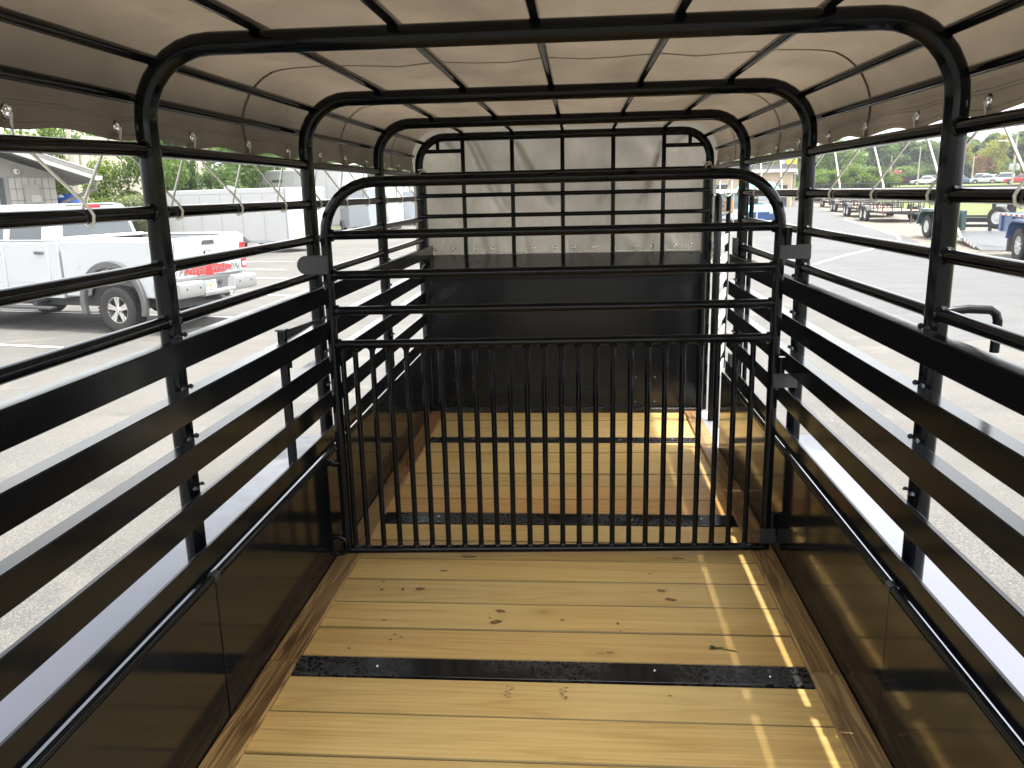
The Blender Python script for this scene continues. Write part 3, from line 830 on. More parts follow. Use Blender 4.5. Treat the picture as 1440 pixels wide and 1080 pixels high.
# built along +y from the hinge, then swung outwards
DL = 1.25
for y in (0.03, DL):
    b = MB(); b.cyl((1.235, 6.80 + y, .02), (1.235, 6.80 + y, 1.70), .022, 12); b.build('door_stile', M['tube'], door)
for z in STOP[:5] + [.46, .29, .12]:
    b = MB(); b.span((1.228, 6.83, z - .088), (1.246, 6.80 + DL, z)); b.build('door_slat', M['door_slat'], door, bevel=0.003)
for z in (1.69, 1.52, 1.40):
    b = MB(); b.cyl((1.235, 6.83, z), (1.235, 6.80 + DL, z), .016, 10); b.build('door_rail', M['tube'], door)
door.rotation_euler = (0, 0, math.radians(-14))

# ------------------------------------------------------------------ tarpaulin over the hoops
tarp = thing('tarp', 'tan vinyl tarpaulin stretched over the hoops and down the front', 'tarp', (0, 3.9, 2.26))
def section(off=0.0):
    w, top, r = 1.254 - off, 2.263 - off, .235 - off
    P = []
    zs = [1.924, 1.938, 1.954, 1.976, 1.995, 2.02]
    for z in zs: P.append((-w, z))
    for k in range(0, 9):
        t = PI - PI / 2 * k / 8; P.append((-w + r + r * math.cos(t), top - r + r * math.sin(t)))
    n = 14
    for k in range(1, n): P.append((-w + r + (2 * w - 2 * r) * k / n, top))
    for k in range(0, 9):
        t = PI / 2 - PI / 2 * k / 8; P.append((w - r + r * math.cos(t), top - r + r * math.sin(t)))
    for z in reversed(zs): P.append((w, z))
    return P
sec = section()
Y0, Y1 = .94, 6.985
GY = [1.468 + .4925 * k for k in range(12)]           # eyelets along both hems
YS = sorted([Y0 + (Y1 - Y0) * k / 100 for k in range(101) if all(abs(Y0 + (Y1 - Y0) * k / 100 - g) > .02 for g in GY)] + [g + d for g in GY for d in (-.011, .011)])
ny = len(YS) - 1
def wob(y):                                           # the hem is pulled down at the eyelets
    k = (y - GY[0]) / .4925
    return 0.5 - 0.5 * math.cos(2 * PI * k)
def tarp_point(x, z, y, side):
    if z < 2.03:
        f = (2.03 - z) / .106
        z2 = z + f * (.018 * wob(y)) + f * .006 * mnoise.noise((y * 1.3, x, 3))
        x2 = x + (1 if x > 0 else -1) * f * (.012 * wob(y) + .010 * mnoise.noise((y * 2.2, x * 2, 9)) - .012)
        return (x2, y, z2)
    sag = 0
    if z > 2.25:
        u = (x / .41) % 1.0
        v = ((y - HY[0]) / 1.4725) % 1.0
        sag = -.016 * (math.sin(PI * u) ** 2) * (.35 + .65 * math.sin(PI * v)) + .006 * mnoise.noise((x * 1.5, y * 1.5, 0))
        if abs(x) > .82: sag *= .4
    elif 1.03 < abs(x) < 1.26:
        sag = 0
    return (x, y, z + sag)
vs = []; fs = []
for j in range(ny + 1):
    y = YS[j]
    for (x, z) in sec: vs.append(tarp_point(x, z, y, 0))
m = len(sec)
for j in range(ny):
    for i in range(m - 1):
        if i in (2, m - 4) and abs(YS[j + 1] - YS[j] - .022) < 1e-4: continue      # the eyelet holes
        fs.append((j * m + i, j * m + i + 1, (j + 1) * m + i + 1, (j + 1) * m + i))
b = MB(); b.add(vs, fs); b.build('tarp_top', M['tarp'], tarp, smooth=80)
# front drop of the tarp with its folds
vs = []; fs = []
nx, nz = 200, 96
FOLDS = [((-.78, 2.16), (-.47, 1.46), .030), ((-.74, 2.17), (-.42, 1.50), .022), ((-.365, 2.12), (-.06, 1.54), .026), ((-.39, 2.14), (-.13, 1.56), .020), ((.80, 2.10), (.62, 1.48), .028), ((.77, 2.0), (.57, 1.43), .020),
         ((-1.05, 1.20), (-.93, 1.52), .022), ((-.98, 1.18), (-.90, 1.40), .018), ((-.62, 1.18), (-.73, 1.54), .024), ((-.55, 1.18), (-.60, 1.42), .018), ((-.27, 1.18), (-.35, 1.48), .022), ((-.12, 1.18), (-.07, 1.40), .016), ((.09, 1.18), (.0, 1.5), .022),
         ((.2, 1.18), (.27, 1.52), .020), ((.34, 1.18), (.33, 1.38), .016), ((.47, 1.18), (.40, 1.53), .024), ((.66, 1.18), (.76, 1.55), .026), ((.72, 1.18), (.80, 1.46), .018), ((.90, 1.18), (.85, 1.47), .020), ((1.02, 1.18), (1.0, 1.5), .020), ((-1.0, 2.2), (-.86, 2.02), .02), ((1.02, 2.2), (.88, 2.03), .02)]
def folds(x, z):
    f = 0
    for (ax, az), (bx, bz), amp in FOLDS:
        dx, dz_ = bx - ax, bz - az; L2 = dx * dx + dz_ * dz_
        t = max(0, min(1, ((x - ax) * dx + (z - az) * dz_) / L2))
        d = math.hypot(x - ax - t * dx, z - az - t * dz_)
        w = .016 + .014 * t
        if d < w * 3: f += 1.35 * amp * math.exp(-(d / w) ** 2) * math.sin(PI * min(1, t + .12)) ** .5 * (1 if az > 1.6 else (1 - .75 * t))
    return f
for j in range(nz + 1):
    t = j / nz; z = 2.262 - (2.262 - 1.17) * t
    for i in range(nx + 1):
        s_ = i / nx
        wtop = 1.254 if z < 2.028 else 1.019 + math.sqrt(max(0, .235 ** 2 - (z - 2.028) ** 2))
        x = -wtop + 2 * wtop * s_
        q = min(1, t * 5)
        f = 1.5 * q * (.022 * mnoise.noise((x * 3.1 - t * 2.4, t * 1.2, 4.0)) + .034 * abs(math.sin(x * 9 + t * 5.0 * (1 if x < 0.35 else -1) + 2 * mnoise.noise((x * 2, t * 2, 1)))) ** 4 * t
                 + .010 * math.sin(x * 31 + 4 * mnoise.noise((x * 5, 0, 0))) * t ** 3)
        vs.append((x, 6.985 + f * .55 - folds(x, z), z))
for j in range(nz):
    for i in range(nx): fs.append((j * (nx + 1) + i, j * (nx + 1) + i + 1, (j + 1) * (nx + 1) + i + 1, (j + 1) * (nx + 1) + i))
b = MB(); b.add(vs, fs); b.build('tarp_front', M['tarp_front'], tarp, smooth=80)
# welded seams across, hem stitching along
for y in (3.42, 4.86, 6.2):
    inner = section(.0035); vs = []
    for (x, z) in inner:
        for dy in (-.013, .013):
            p = tarp_point(x, z, y + dy, 0); vs.append((p[0], y + dy, p[2]))
    fs = [(2 * i, 2 * i + 1, 2 * i + 3, 2 * i + 2) for i in range(len(inner) - 1)]
    b = MB(); b.add(vs, fs); b.build('tarp_seam', M['seam'], tarp, smooth=80)
for sx in (-1, 1):
    for z in (1.942, 1.985, 1.996):
        vs = []
        for j in range(ny + 1):
            y = YS[j]
            for dz in (-.0009, .0009):
                p = tarp_point(sx * 1.254, z + dz, y, 0); vs.append((p[0] - sx * .003, p[1], p[2]))
        b = MB(); b.add(vs, [(2 * i, 2 * i + 1, 2 * i + 3, 2 * i + 2) for i in range(ny)]); b.build('hem_stitching', M['thread'], tarp, smooth=80)
    for y in GY:
        p = tarp_point(sx * 1.254, 1.965, y, 0)
        b = MB(); b.lathe([(.0098, .0), (.0105, .004), (.014, .005), (.018, .003), (.019, .0005)], (p[0] - sx * .001, y, p[2]), (-sx, 0, 0), 20)
        b.lathe([(.0098, .0), (.0105, .004), (.014, .005), (.018, .003), (.019, .0005)], (p[0] + sx * .001, y, p[2]), (sx, 0, 0), 20)
        b.build('eyelet', M['grommet'], tarp)
for i in range(14):
    x = -1.08 + i * .166 + R.uniform(-.02, .02)
    b = MB(); b.tube([(x + .011 * math.cos(t), 6.975, 1.285 + .011 * math.sin(t)) for t in [2 * PI * k / 12 for k in range(12)]], .004, 6, closed=True); b.build('eyelet', M['grommet'], tarp)

# cords lacing the hems to the second rail
def lacing(sx, label):
    P = []
    z2 = RZ[1]
    for i, y in enumerate(GY):
        p = tarp_point(sx * 1.254, 1.965, y, 0)
        gx = p[0]
        P += [(gx + sx * .012, y - .010, p[2] - .01), (gx - sx * .006, y - .004, p[2] + .002), (gx - sx * .012, y, p[2] - .004), (gx - sx * .004, y + .006, p[2] - .03), (gx + sx * .004, y + .018, p[2] - .055)]
        if i < len(GY) - 1:
            ym = y + (.165 if sx < 0 else .125) + R.uniform(-.012, .012)
            P += [(sx * 1.160, ym - .014, z2 + .024), (sx * 1.1535, ym - .005, z2 + .002), (sx * 1.159, ym, z2 - .018), (sx * 1.18, ym + .010, z2 - .026),
                  (sx * 1.201, ym + .024, z2 - .017), (sx * 1.209, ym + .034, z2 + .004), (sx * 1.211, ym + .046, z2 + .03)]
    b = MB(); b.tube(P, .0043, 7)
    return tag(b.build('cord', M['rope'], smooth=60), label, 'cord', 'cords lacing the tarp hems')
lacing(-1, 'pale cord zigzagging from tarp hem to rail on the white pickup side')
lacing(1, 'pale cord zigzagging from the tarp hem to the rail on the side by the lawn')
# ties along the foot of the front drop and up its edges
tie_pts = [(-1.06, 1.262), (-.78, 1.262), (-.56, 1.262), (-.30, 1.262), (-.10, 1.262), (.16, 1.262), (.42, 1.262), (.60, 1.262), (.84, 1.262), (1.02, 1.262)]
b = MB()
P = []
for i, (x, z) in enumerate(tie_pts):
    P += [(x - .012, 6.965, z - .014), (x - .01, 6.962, z + .028), (x + .012, 6.962, z + .026), (x + .016, 6.965, z - .012)]
b.tube(P, .0045, 6); tag(b.build('tie_cord', M['rope'], smooth=60), 'thin pale cord laced along the foot of the front tarp drop', 'cord')
for sx, lab in ((-1, 'short knotted cord end on the front hoop post on the pickup side'), (1, 'short knotted cord end on the front hoop post on the side door side')):
    b = MB()
    x = sx * 1.15; y = 6.84; z = 1.93
    b.tube([(x - .03, y, z + .01), (x + .02, y - .035, z + .018), (x + .035, y - .02, z), (x - .01, y - .03, z - .01), (x - .02, y - .036, z - .05), (x - .012, y - .036, z - .075)], .0055, 7)
    b.lathe([(0, -.014), (.012, -.008), (.014, 0), (.012, .008), (0, .014)], (x + .01, y - .035, z + .008), (1, 0, 0), 8)
    tag(b.build('cord_knot', M['rope'], smooth=60), lab, 'cord')

# ------------------------------------------------------------------ helpers for vehicles
def wheel(parent, c, r, w, side, rimmat='alloy', spokes=5, name='wheel', tread=True, rimr=.56):
    """road wheel, axle along y; side=+1 shows its face towards +y"""
    x, y, z = c
    b = MB(); b.lathe([(r * rimr, -w * .42), (r * .80, -w * .52), (r * .95, -w * .47), (r, -w * .34), (r, w * .34), (r * .95, w * .47), (r * .80, w * .52), (r * rimr, w * .42)], c, (0, 1, 0), 40)
    if tread:
        for k in range(44):
            t = 2 * PI * k / 44
            rot = Matrix.Rotation(-t, 3, 'Y')
            for dy in (-.36, -.12, .12, .36):
                tt = t + (PI / 44 if dy in (-.12, .36) else 0)
                b.box((x + (r + .003) * math.cos(tt), y + dy * w, z + (r + .003) * math.sin(tt)), (.018, w * .19, r * .095), Matrix.Rotation(-tt, 3, 'Y'))
    wh = b.build(name, M['rubber'], parent, smooth=50)
    rr = r * rimr + .006
    f = side * w * .40
    b = MB(); b.lathe([(rr, -w * .42), (rr, w * .42)], c, (0, 1, 0), 36)
    b.lathe([(rr, f), (rr * .93, f), (rr * .90, f - side * .035), (rr * .88, f - side * .09)], c, (0, 1, 0), 36)
    b.lathe([(0, f + side * .012), (rr * .20, f + side * .012), (rr * .26, f - side * .01), (rr * .30, f - side * .04)], c, (0, 1, 0), 20)
    for k in range(spokes):
        t = 2 * PI * k / spokes + .3
        for dd in ((-.16, .16) if spokes == 5 else (0,)):
            a = (x + rr * .24 * math.cos(t + dd), y + f - side * .022, z + rr * .24 * math.sin(t + dd))
            e = (x + rr * .93 * math.cos(t + dd * .9), y + f - side * .018, z + rr * .93 * math.sin(t + dd * .9))
            b.bar(a, e, rr * .20 if spokes == 5 else rr * .16, .03, up=(0, 1, 0))
    b.build('rim', M[rimmat], wh, smooth=40)
    b = MB(); b.lathe([(0, f - side * .10), (rr * .9, f - side * .10)], c, (0, 1, 0), 24); b.build('brake_disc', M['dark'], wh)
    return wh
def arch(u0, u1, zb, zt, cu, cz, r, n=18):
    """side outline with a wheel opening cut into its lower edge, in (x, z)"""
    P = [(u0, zb)]
    d = math.sqrt(max(0, r * r - (cz - zb) ** 2)); a0 = math.atan2(zb - cz, -d); 
    if a0 < 0: a0 += 2 * PI
    a1 = math.atan2(zb - cz, d)
    for k in range(n + 1):
        t = a0 + (a1 - a0) * k / n; P.append((cu + r * math.cos(t), cz + r * math.sin(t)))
    P += [(u1, zb), (u1, zt), (u0, zt)]
    return P
def text_mesh(body, name, mat, parent, origin, right, up, size, shear=0.0, depth=.002):
    cu = bpy.data.curves.new(name, 'FONT'); cu.body = body; cu.size = size; cu.shear = shear; cu.extrude = depth
    cu.offset = size * .012; cu.align_x = 'CENTER'; cu.align_y = 'CENTER'; cu.resolution_u = 3; cu.space_character = 1.12
    tmp = bpy.data.objects.new('tmp', cu)
    COL.objects.link(tmp)
    dg = bpy.context.evaluated_depsgraph_get()
    me = bpy.data.meshes.new_from_object(tmp.evaluated_get(dg))
    bpy.data.objects.remove(tmp)
    right = Vector(right); up = Vector(up); nrm = right.cross(up)
    for v in me.vertices:
        c = v.co.copy(); v.co = right * c.x + up * c.y + nrm * c.z
    me.materials.clear(); me.materials.append(M[mat])
    o = bpy.data.objects.new(name, me); COL.objects.link(o)
    put(o, parent, origin)
    return o

# ------------------------------------------------------------------ white pickup
def make_pickup():
    t = thing('pickup_truck', 'white four door pickup with a red splash decal on its tailgate, parked beside the trailer', 'pickup')
    W_ = 1.0
    # bed
    for sy in (-1, 1):
        b = MB(); b.prism(arch(-1.12, 1.17, .62, 1.60, .06, .50, .64), 'y', sy * .86, sy * W_)
        o = b.build('bed_side', M['white'], t, bevel=.035, seg=3)
        b = MB(); b.span((-1.10, sy * .84, 1.597), (1.17, sy * .985, 1.635)); b.build('bed_rail', M['fascia'], o, bevel=.012)
        # fender flare
        n = 20; outer = [(.06 + .735 * math.cos(a), .52 + .735 * math.sin(a)) for a in [PI * (1.09 - 1.18 * k / n) for k in range(n + 1)]]
        inner = [(.06 + .635 * math.cos(a), .50 + .635 * math.sin(a)) for a in [PI * (1.09 - 1.18 * k / n) for k in range(n + 1)]]
        b = MB(); b.prism(outer + inner[::-1], 'y', sy * .97, sy * 1.065); b.build('fender_flare', M['mid'], t, bevel=.015)
        b = MB(); b.prism([(.06 + .63 * math.cos(a), .50 + .63 * math.sin(a)) for a in [PI * k / 12 for k in range(13)]], 'y', sy * .55, sy * .84); b.build('wheel_well', M['dark'], t)
    b = MB(); b.span((-1.10, -.86, .80), (1.16, .86, .86)); b.span((1.10, -.86, .80), (1.16, .86, 1.60)); b.build('bed_floor', M['mid'], t)
    b = MB(); b.span((1.02, -.84, 1.60), (1.15, .84, 1.655)); b.build('bed_front_rail', M['fascia'], t, bevel=.012)
    for k in range(16):
        pass
    b = MB(); b.cyl((.83, W_ - .02, 1.20), (.83, W_ + .004, 1.20), .092, 26); b.build('fuel_door', M['white'], t)
    # tailgate
    b = MB(); b.prism([(-1.125, .92), (-1.185, .93), (-1.19, 1.10), (-1.165, 1.34), (-1.20, 1.44), (-1.205, 1.60), (-1.13, 1.615)], 'y', -.80, .80)
    tg = b.build('tailgate', M['white'], t, bevel=.012)
    b = MB(); b.prism([(-.16, 1.475), (.16, 1.475), (.135, 1.545), (-.135, 1.545)], 'x', -1.213, -1.198); b.build('tailgate_handle', M['dark'], tg, bevel=.004)
    # ram's-head shaped badge: dark shield with a pale horned head
    b = MB(); b.prism([(-.085, 1.36), (.085, 1.36), (.09, 1.30), (.045, 1.215), (-.045, 1.215), (-.09, 1.30)], 'x', -1.196, -1.16); bd = b.build('badge', M['dark'], tg, bevel=.003)
    b = MB()
    for s_ in (-1, 1):
        b.prism([(s_ * .008, 1.348), (s_ * .068, 1.348), (s_ * .076, 1.318), (s_ * .07, 1.27), (s_ * .052, 1.262), (s_ * .056, 1.30), (s_ * .04, 1.318), (s_ * .008, 1.312)], 'x', -1.200, -1.19)
        b.prism([(s_ * .006, 1.306), (s_ * .032, 1.306), (s_ * .022, 1.235), (s_ * .006, 1.228)], 'x', -1.200, -1.19)
    b.build('badge_head', M['signwhite'], bd)
    # red splash, lettering
    rr = random.Random(3); up_, lo_ = [], []
    for k in range(31):
        y = .63 - 1.22 * k / 30; e = math.sin(PI * k / 30) ** .6
        up_.append((y, 1.045 + .075 * e * (.8 + .5 * rr.random()) + .012 * math.sin(k * 1.1)))
        lo_.append((y, 1.025 - .078 * e * (.75 + .5 * rr.random())))
    b = MB(); b.prism(up_ + lo_[::-1], 'x', -1.1935, -1.185); dc = b.build('decal_splash', M['decal_red'], tg, smooth=0)
    text_mesh('POWER  WAGON', 'decal_lettering', 'decal_grey', tg, (-1.1955, .0, 1.03), (0, -1, 0), (0, 0, 1), .178, .35)
    # corner lamps
    for sy in (-1, 1):
        b = MB(); b.prism([(-1.06, .93), (-1.185, .93), (-1.19, 1.10), (-1.175, 1.34), (-1.20, 1.60), (-1.06, 1.62)], 'y', sy * .812, sy * .995); q = b.build('bed_corner', M['white'], t, bevel=.02)
        b = MB(); b.prism([(-1.03, 1.17), (-1.205, 1.17), (-1.20, 1.46), (-1.03, 1.46)], 'y', sy * .86, sy * 1.005); lm = b.build('tail_lamp', M['red_lens'], t, bevel=.012)
        b = MB(); b.prism([(-1.03, .985), (-1.205, .985), (-1.205, 1.165), (-1.03, 1.165)], 'y', sy * .86, sy * 1.004); b.build('lamp_lens', M['red_lens'], lm, bevel=.012)
        b = MB(); b.span((-1.213, sy * .88, 1.02), (-1.2, sy * .975, 1.10)); b.build('reversing_lens', M['white_lens'], lm, bevel=.004)
    # bumper with its central step
    for sy in (-1, 1):
        prof = [(-1.20, .60), (-1.37, .62), (-1.40, .68), (-1.40, .86), (-1.37, .885), (-1.16, .885)]
        b = MB(); b.prism(prof, 'y', sy * .40, sy * 1.0)
        b.prism([(-.85, .62), (-1.20, .62), (-1.20, .88), (-.85, .88)], 'y', sy * .98, sy * 1.03)
        bp = b.build('bumper', M['bumper'], t, bevel=.02, seg=3)
        for (yy) in (.52, .84):
            b = MB(); b.lathe([(0, .004), (.018, .003), (.022, -.004)], (-1.40, sy * yy, .77), (-1, 0, 0), 14); b.build('parking_sensor', M['dark'], bp)
    b = MB(); b.prism([(-1.20, .585), (-1.38, .60), (-1.40, .64), (-1.40, .685), (-1.20, .70)], 'y', -.398, .398); b.build('bumper', M['bumper'], t, bevel=.012)
    b = MB(); b.span((-1.28, -.398, .69), (-1.24, .398, .90)); b.build('bumper_recess', M['mid'], t)
    for sy in (-1, 1):
        b = MB(); b.hull8([(-1.395, sy * .40, .68), (-1.395, sy * .36, .66), (-1.25, sy * .30, .66), (-1.25, sy * .40, .68)], [(-1.395, sy * .40, .86), (-1.395, sy * .385, .86), (-1.25, sy * .33, .86), (-1.25, sy * .40, .86)]); b.build('bumper_cheek', M['bumper'], t)
    b = MB(); b.span((-1.325, .03, .70), (-1.312, .33, .86)); pl = b.build('licence_plate', M['signwhite'], t, bevel=.003)
    b = MB(); b.lathe([(0, .002), (.030, .002), (.034, 0)], (-1.326, .18, .775), (-1, 0, 0), 14); b.build('plate_orange', M['orange'], pl)
    b = MB(); b.span((-1.3265, .06, .822), (-1.325, .30, .842)); b.span((-1.3265, .06, .715), (-1.325, .30, .73)); b.span((-1.3265, .235, .75), (-1.325, .30, .80)); b.build('plate_print', M['plategreen'], pl)
    b = MB(); b.cyl((-1.28, -.12, .80), (-1.31, -.12, .80), .045, 16); b.build('trailer_socket', M['dark'], t)
    # hitch
    b = MB(); b.span((-1.42, -.04, .50), (-1.0, .04, .58)); b.build('hitch_receiver', M['dark'], t)
    b = MB(); b.span((-1.62, -.035, .48), (-1.42, .035, .56)); b.span((-1.64, -.04, .40), (-1.58, .04, .60)); b.cyl((-1.61, 0, .60), (-1.61, 0, .64), .02); b.lathe([(0, .10), (.03, .09), (.038, .06), (.03, .03), (.02, .02)], (-1.61, 0, .57), (0, 0, 1), 14); b.build('ball_mount', M['chrome'], t)
    # underbody, axle, exhaust
    b = MB(); b.span((-1.05, -.72, .42), (4.4, .72, .62)); b.build('underbody', M['dark'], t)
    b = MB(); b.cyl((0, -.9, .40), (0, .9, .40), .06); b.lathe([(0, -.14), (.13, -.09), (.16, 0), (.13, .09), (0, .14)], (0, .05, .40), (0, 1, 0), 16); b.build('rear_axle', M['dark'], t)
    b = MB(); b.cyl((-1.1, -.66, .52), (.9, -.66, .50), .04); b.build('exhaust_pipe', M['mid'], t)
    # cab
    b = MB(); b.prism([(1.235, .58), (1.235, 1.56), (3.95, 1.56), (4.35, 1.47), (5.25, 1.40), (5.30, .80), (5.22, .62), (4.49, .62)] +
                      [(3.85 + .62 * math.cos(a), .50 + .62 * math.sin(a)) for a in [PI * k / 14 + .05 for k in range(14)]] + [(3.24, .58)], 'y', -.985, .985)
    b.build('cab_body', M['white'], t, bevel=.04, seg=3)
    lo = [(1.25, -.965, 1.55), (4.05, -.965, 1.55), (4.05, .965, 1.55), (1.25, .965, 1.55)]
    hi = [(1.36, -.79, 2.205), (3.15, -.79, 2.195), (3.15, .79, 2.195), (1.36, .79, 2.205)]
    b = MB(); b.hull8(lo, hi)
    gh = b.build('cab_roof', M['white'], t, bevel=.085, seg=4)
    lo = [Vector(p) for p in lo]; hi = [Vector(p) for p in hi]
    def on_side(sy, u, z, off=.012):
        f = (z - 1.55) / .65
        y = .965 + (.79 - .965) * f
        return Vector((u, sy * (y + off), z))
    for sy in (-1, 1):
        for (u0, u1, v0, v1, nm) in ((1.62, 2.40, 1.63, 2.40, 'side_window'), (2.56, 3.55, 2.56, 3.16, 'side_window')):
            q = [on_side(sy, u0, 1.615), on_side(sy, u1, 1.615), on_side(sy, v1, 2.085), on_side(sy, v0 + .03, 2.085)]
            b = MB(); b.hull8(q, [p - Vector((0, sy * .03, 0)) for p in q]); b.build(nm, M['glass'], gh, bevel=.0)
            e = [on_side(sy, u0 - .035, 1.585, .006), on_side(sy, u1 + .035, 1.585, .006), on_side(sy, v1 + .03, 2.115, .006), on_side(sy, v0 - .01, 2.115, .006)]
            b = MB(); b.hull8(e, [p - Vector((0, sy * .03, 0)) for p in e]); b.build('window_frame', M['white'], gh, bevel=.012)
        for (u0, u1) in ((1.47, 2.535), (2.555, 3.62)):
            b = MB(); b.prism([(u0 + (.10 if u0 < 2 else 0), .66), (u0, .95), (u0, 1.545), (u1, 1.545), (u1, .66)], 'y', sy * .95, sy * 1.002); d = b.build('door', M['white'], t, bevel=.014)
            b = MB(); b.span((u0 + .08, sy * 1.0, 1.36), (u0 + .29, sy * 1.045, 1.415)); b.build('door_handle', M['mid'], d, bevel=.018, seg=3)
            b = MB(); b.span((u0 + .12, sy * .99, .86), (u1 - .03, sy * 1.008, .875)); b.build('door_crease', M['white'], d)
        b = MB(); b.span((1.45, sy * .97, .385), (3.55, sy * 1.13, .435)); b.build('running_board', M['dark'], t, bevel=.015)
        b = MB(); b.span((1.9, sy * .70, .44), (1.98, sy * 1.0, .50)); b.span((3.1, sy * .70, .44), (3.18, sy * 1.0, .50)); b.build('board_bracket', M['dark'], t)
        b = MB(); b.span((3.5, sy * 1.0, 1.60), (3.62, sy * 1.30, 1.86)); b.build('door_mirror', M['dark'], t, bevel=.03)
        b = MB(); b.span((5.2, sy * .55, 1.08), (5.32, sy * .95, 1.30)); b.build('headlamp', M['white_lens'], t, bevel=.02)
        wheel(t, (0, sy * .90, .41), .41, .29, sy)
        wheel(t, (3.85, sy * .90, .41), .41, .29, sy)
    # rear window and high brake lamp
    def on_back(y, z, off=.012):
        f = (z - 1.55) / .65; return Vector((1.25 + .11 * f - off, y, z))
    q = [on_back(.80, 1.66), on_back(-.80, 1.66), on_back(-.70, 2.07), on_back(.70, 2.07)]
    b = MB(); b.hull8(q, [p + Vector((.03, 0, 0)) for p in q]); b.build('rear_window', M['glass'], gh)
    b = MB(); b.span((1.33, -.17, 2.135), (1.39, .17, 2.195)); b.build('brake_lamp', M['red_lens'], gh, bevel=.01)
    b = MB(); b.prism([(1.36, 2.20), (1.36, 2.222), (3.0, 2.222), (3.1, 2.20)], 'y', -.55, .55); b.build('roof_skin', M['white'], gh, bevel=.008)
    b = MB(); b.hull8([(3.30, -.80, 1.62), (4.04, -.90, 1.57), (4.04, .90, 1.57), (3.30, .80, 1.62)], [(3.18, -.74, 2.12), (3.24, -.76, 2.12), (3.24, .76, 2.12), (3.18, .74, 2.12)]); b.build('windscreen', M['glass'], gh)
    b = MB(); b.span((5.26, -.5, .85), (5.34, .5, 1.28)); b.build('grille', M['dark'], t, bevel=.02)
    b = MB(); b.span((5.2, -1.0, .58), (5.45, 1.0, .80)); b.build('bumper', M['bumper'], t, bevel=.03)
    return t
pk = make_pickup()
pk.location = (-7.54, 14.48, -.5)
pk.rotation_euler = (0, 0, math.radians(164.0))

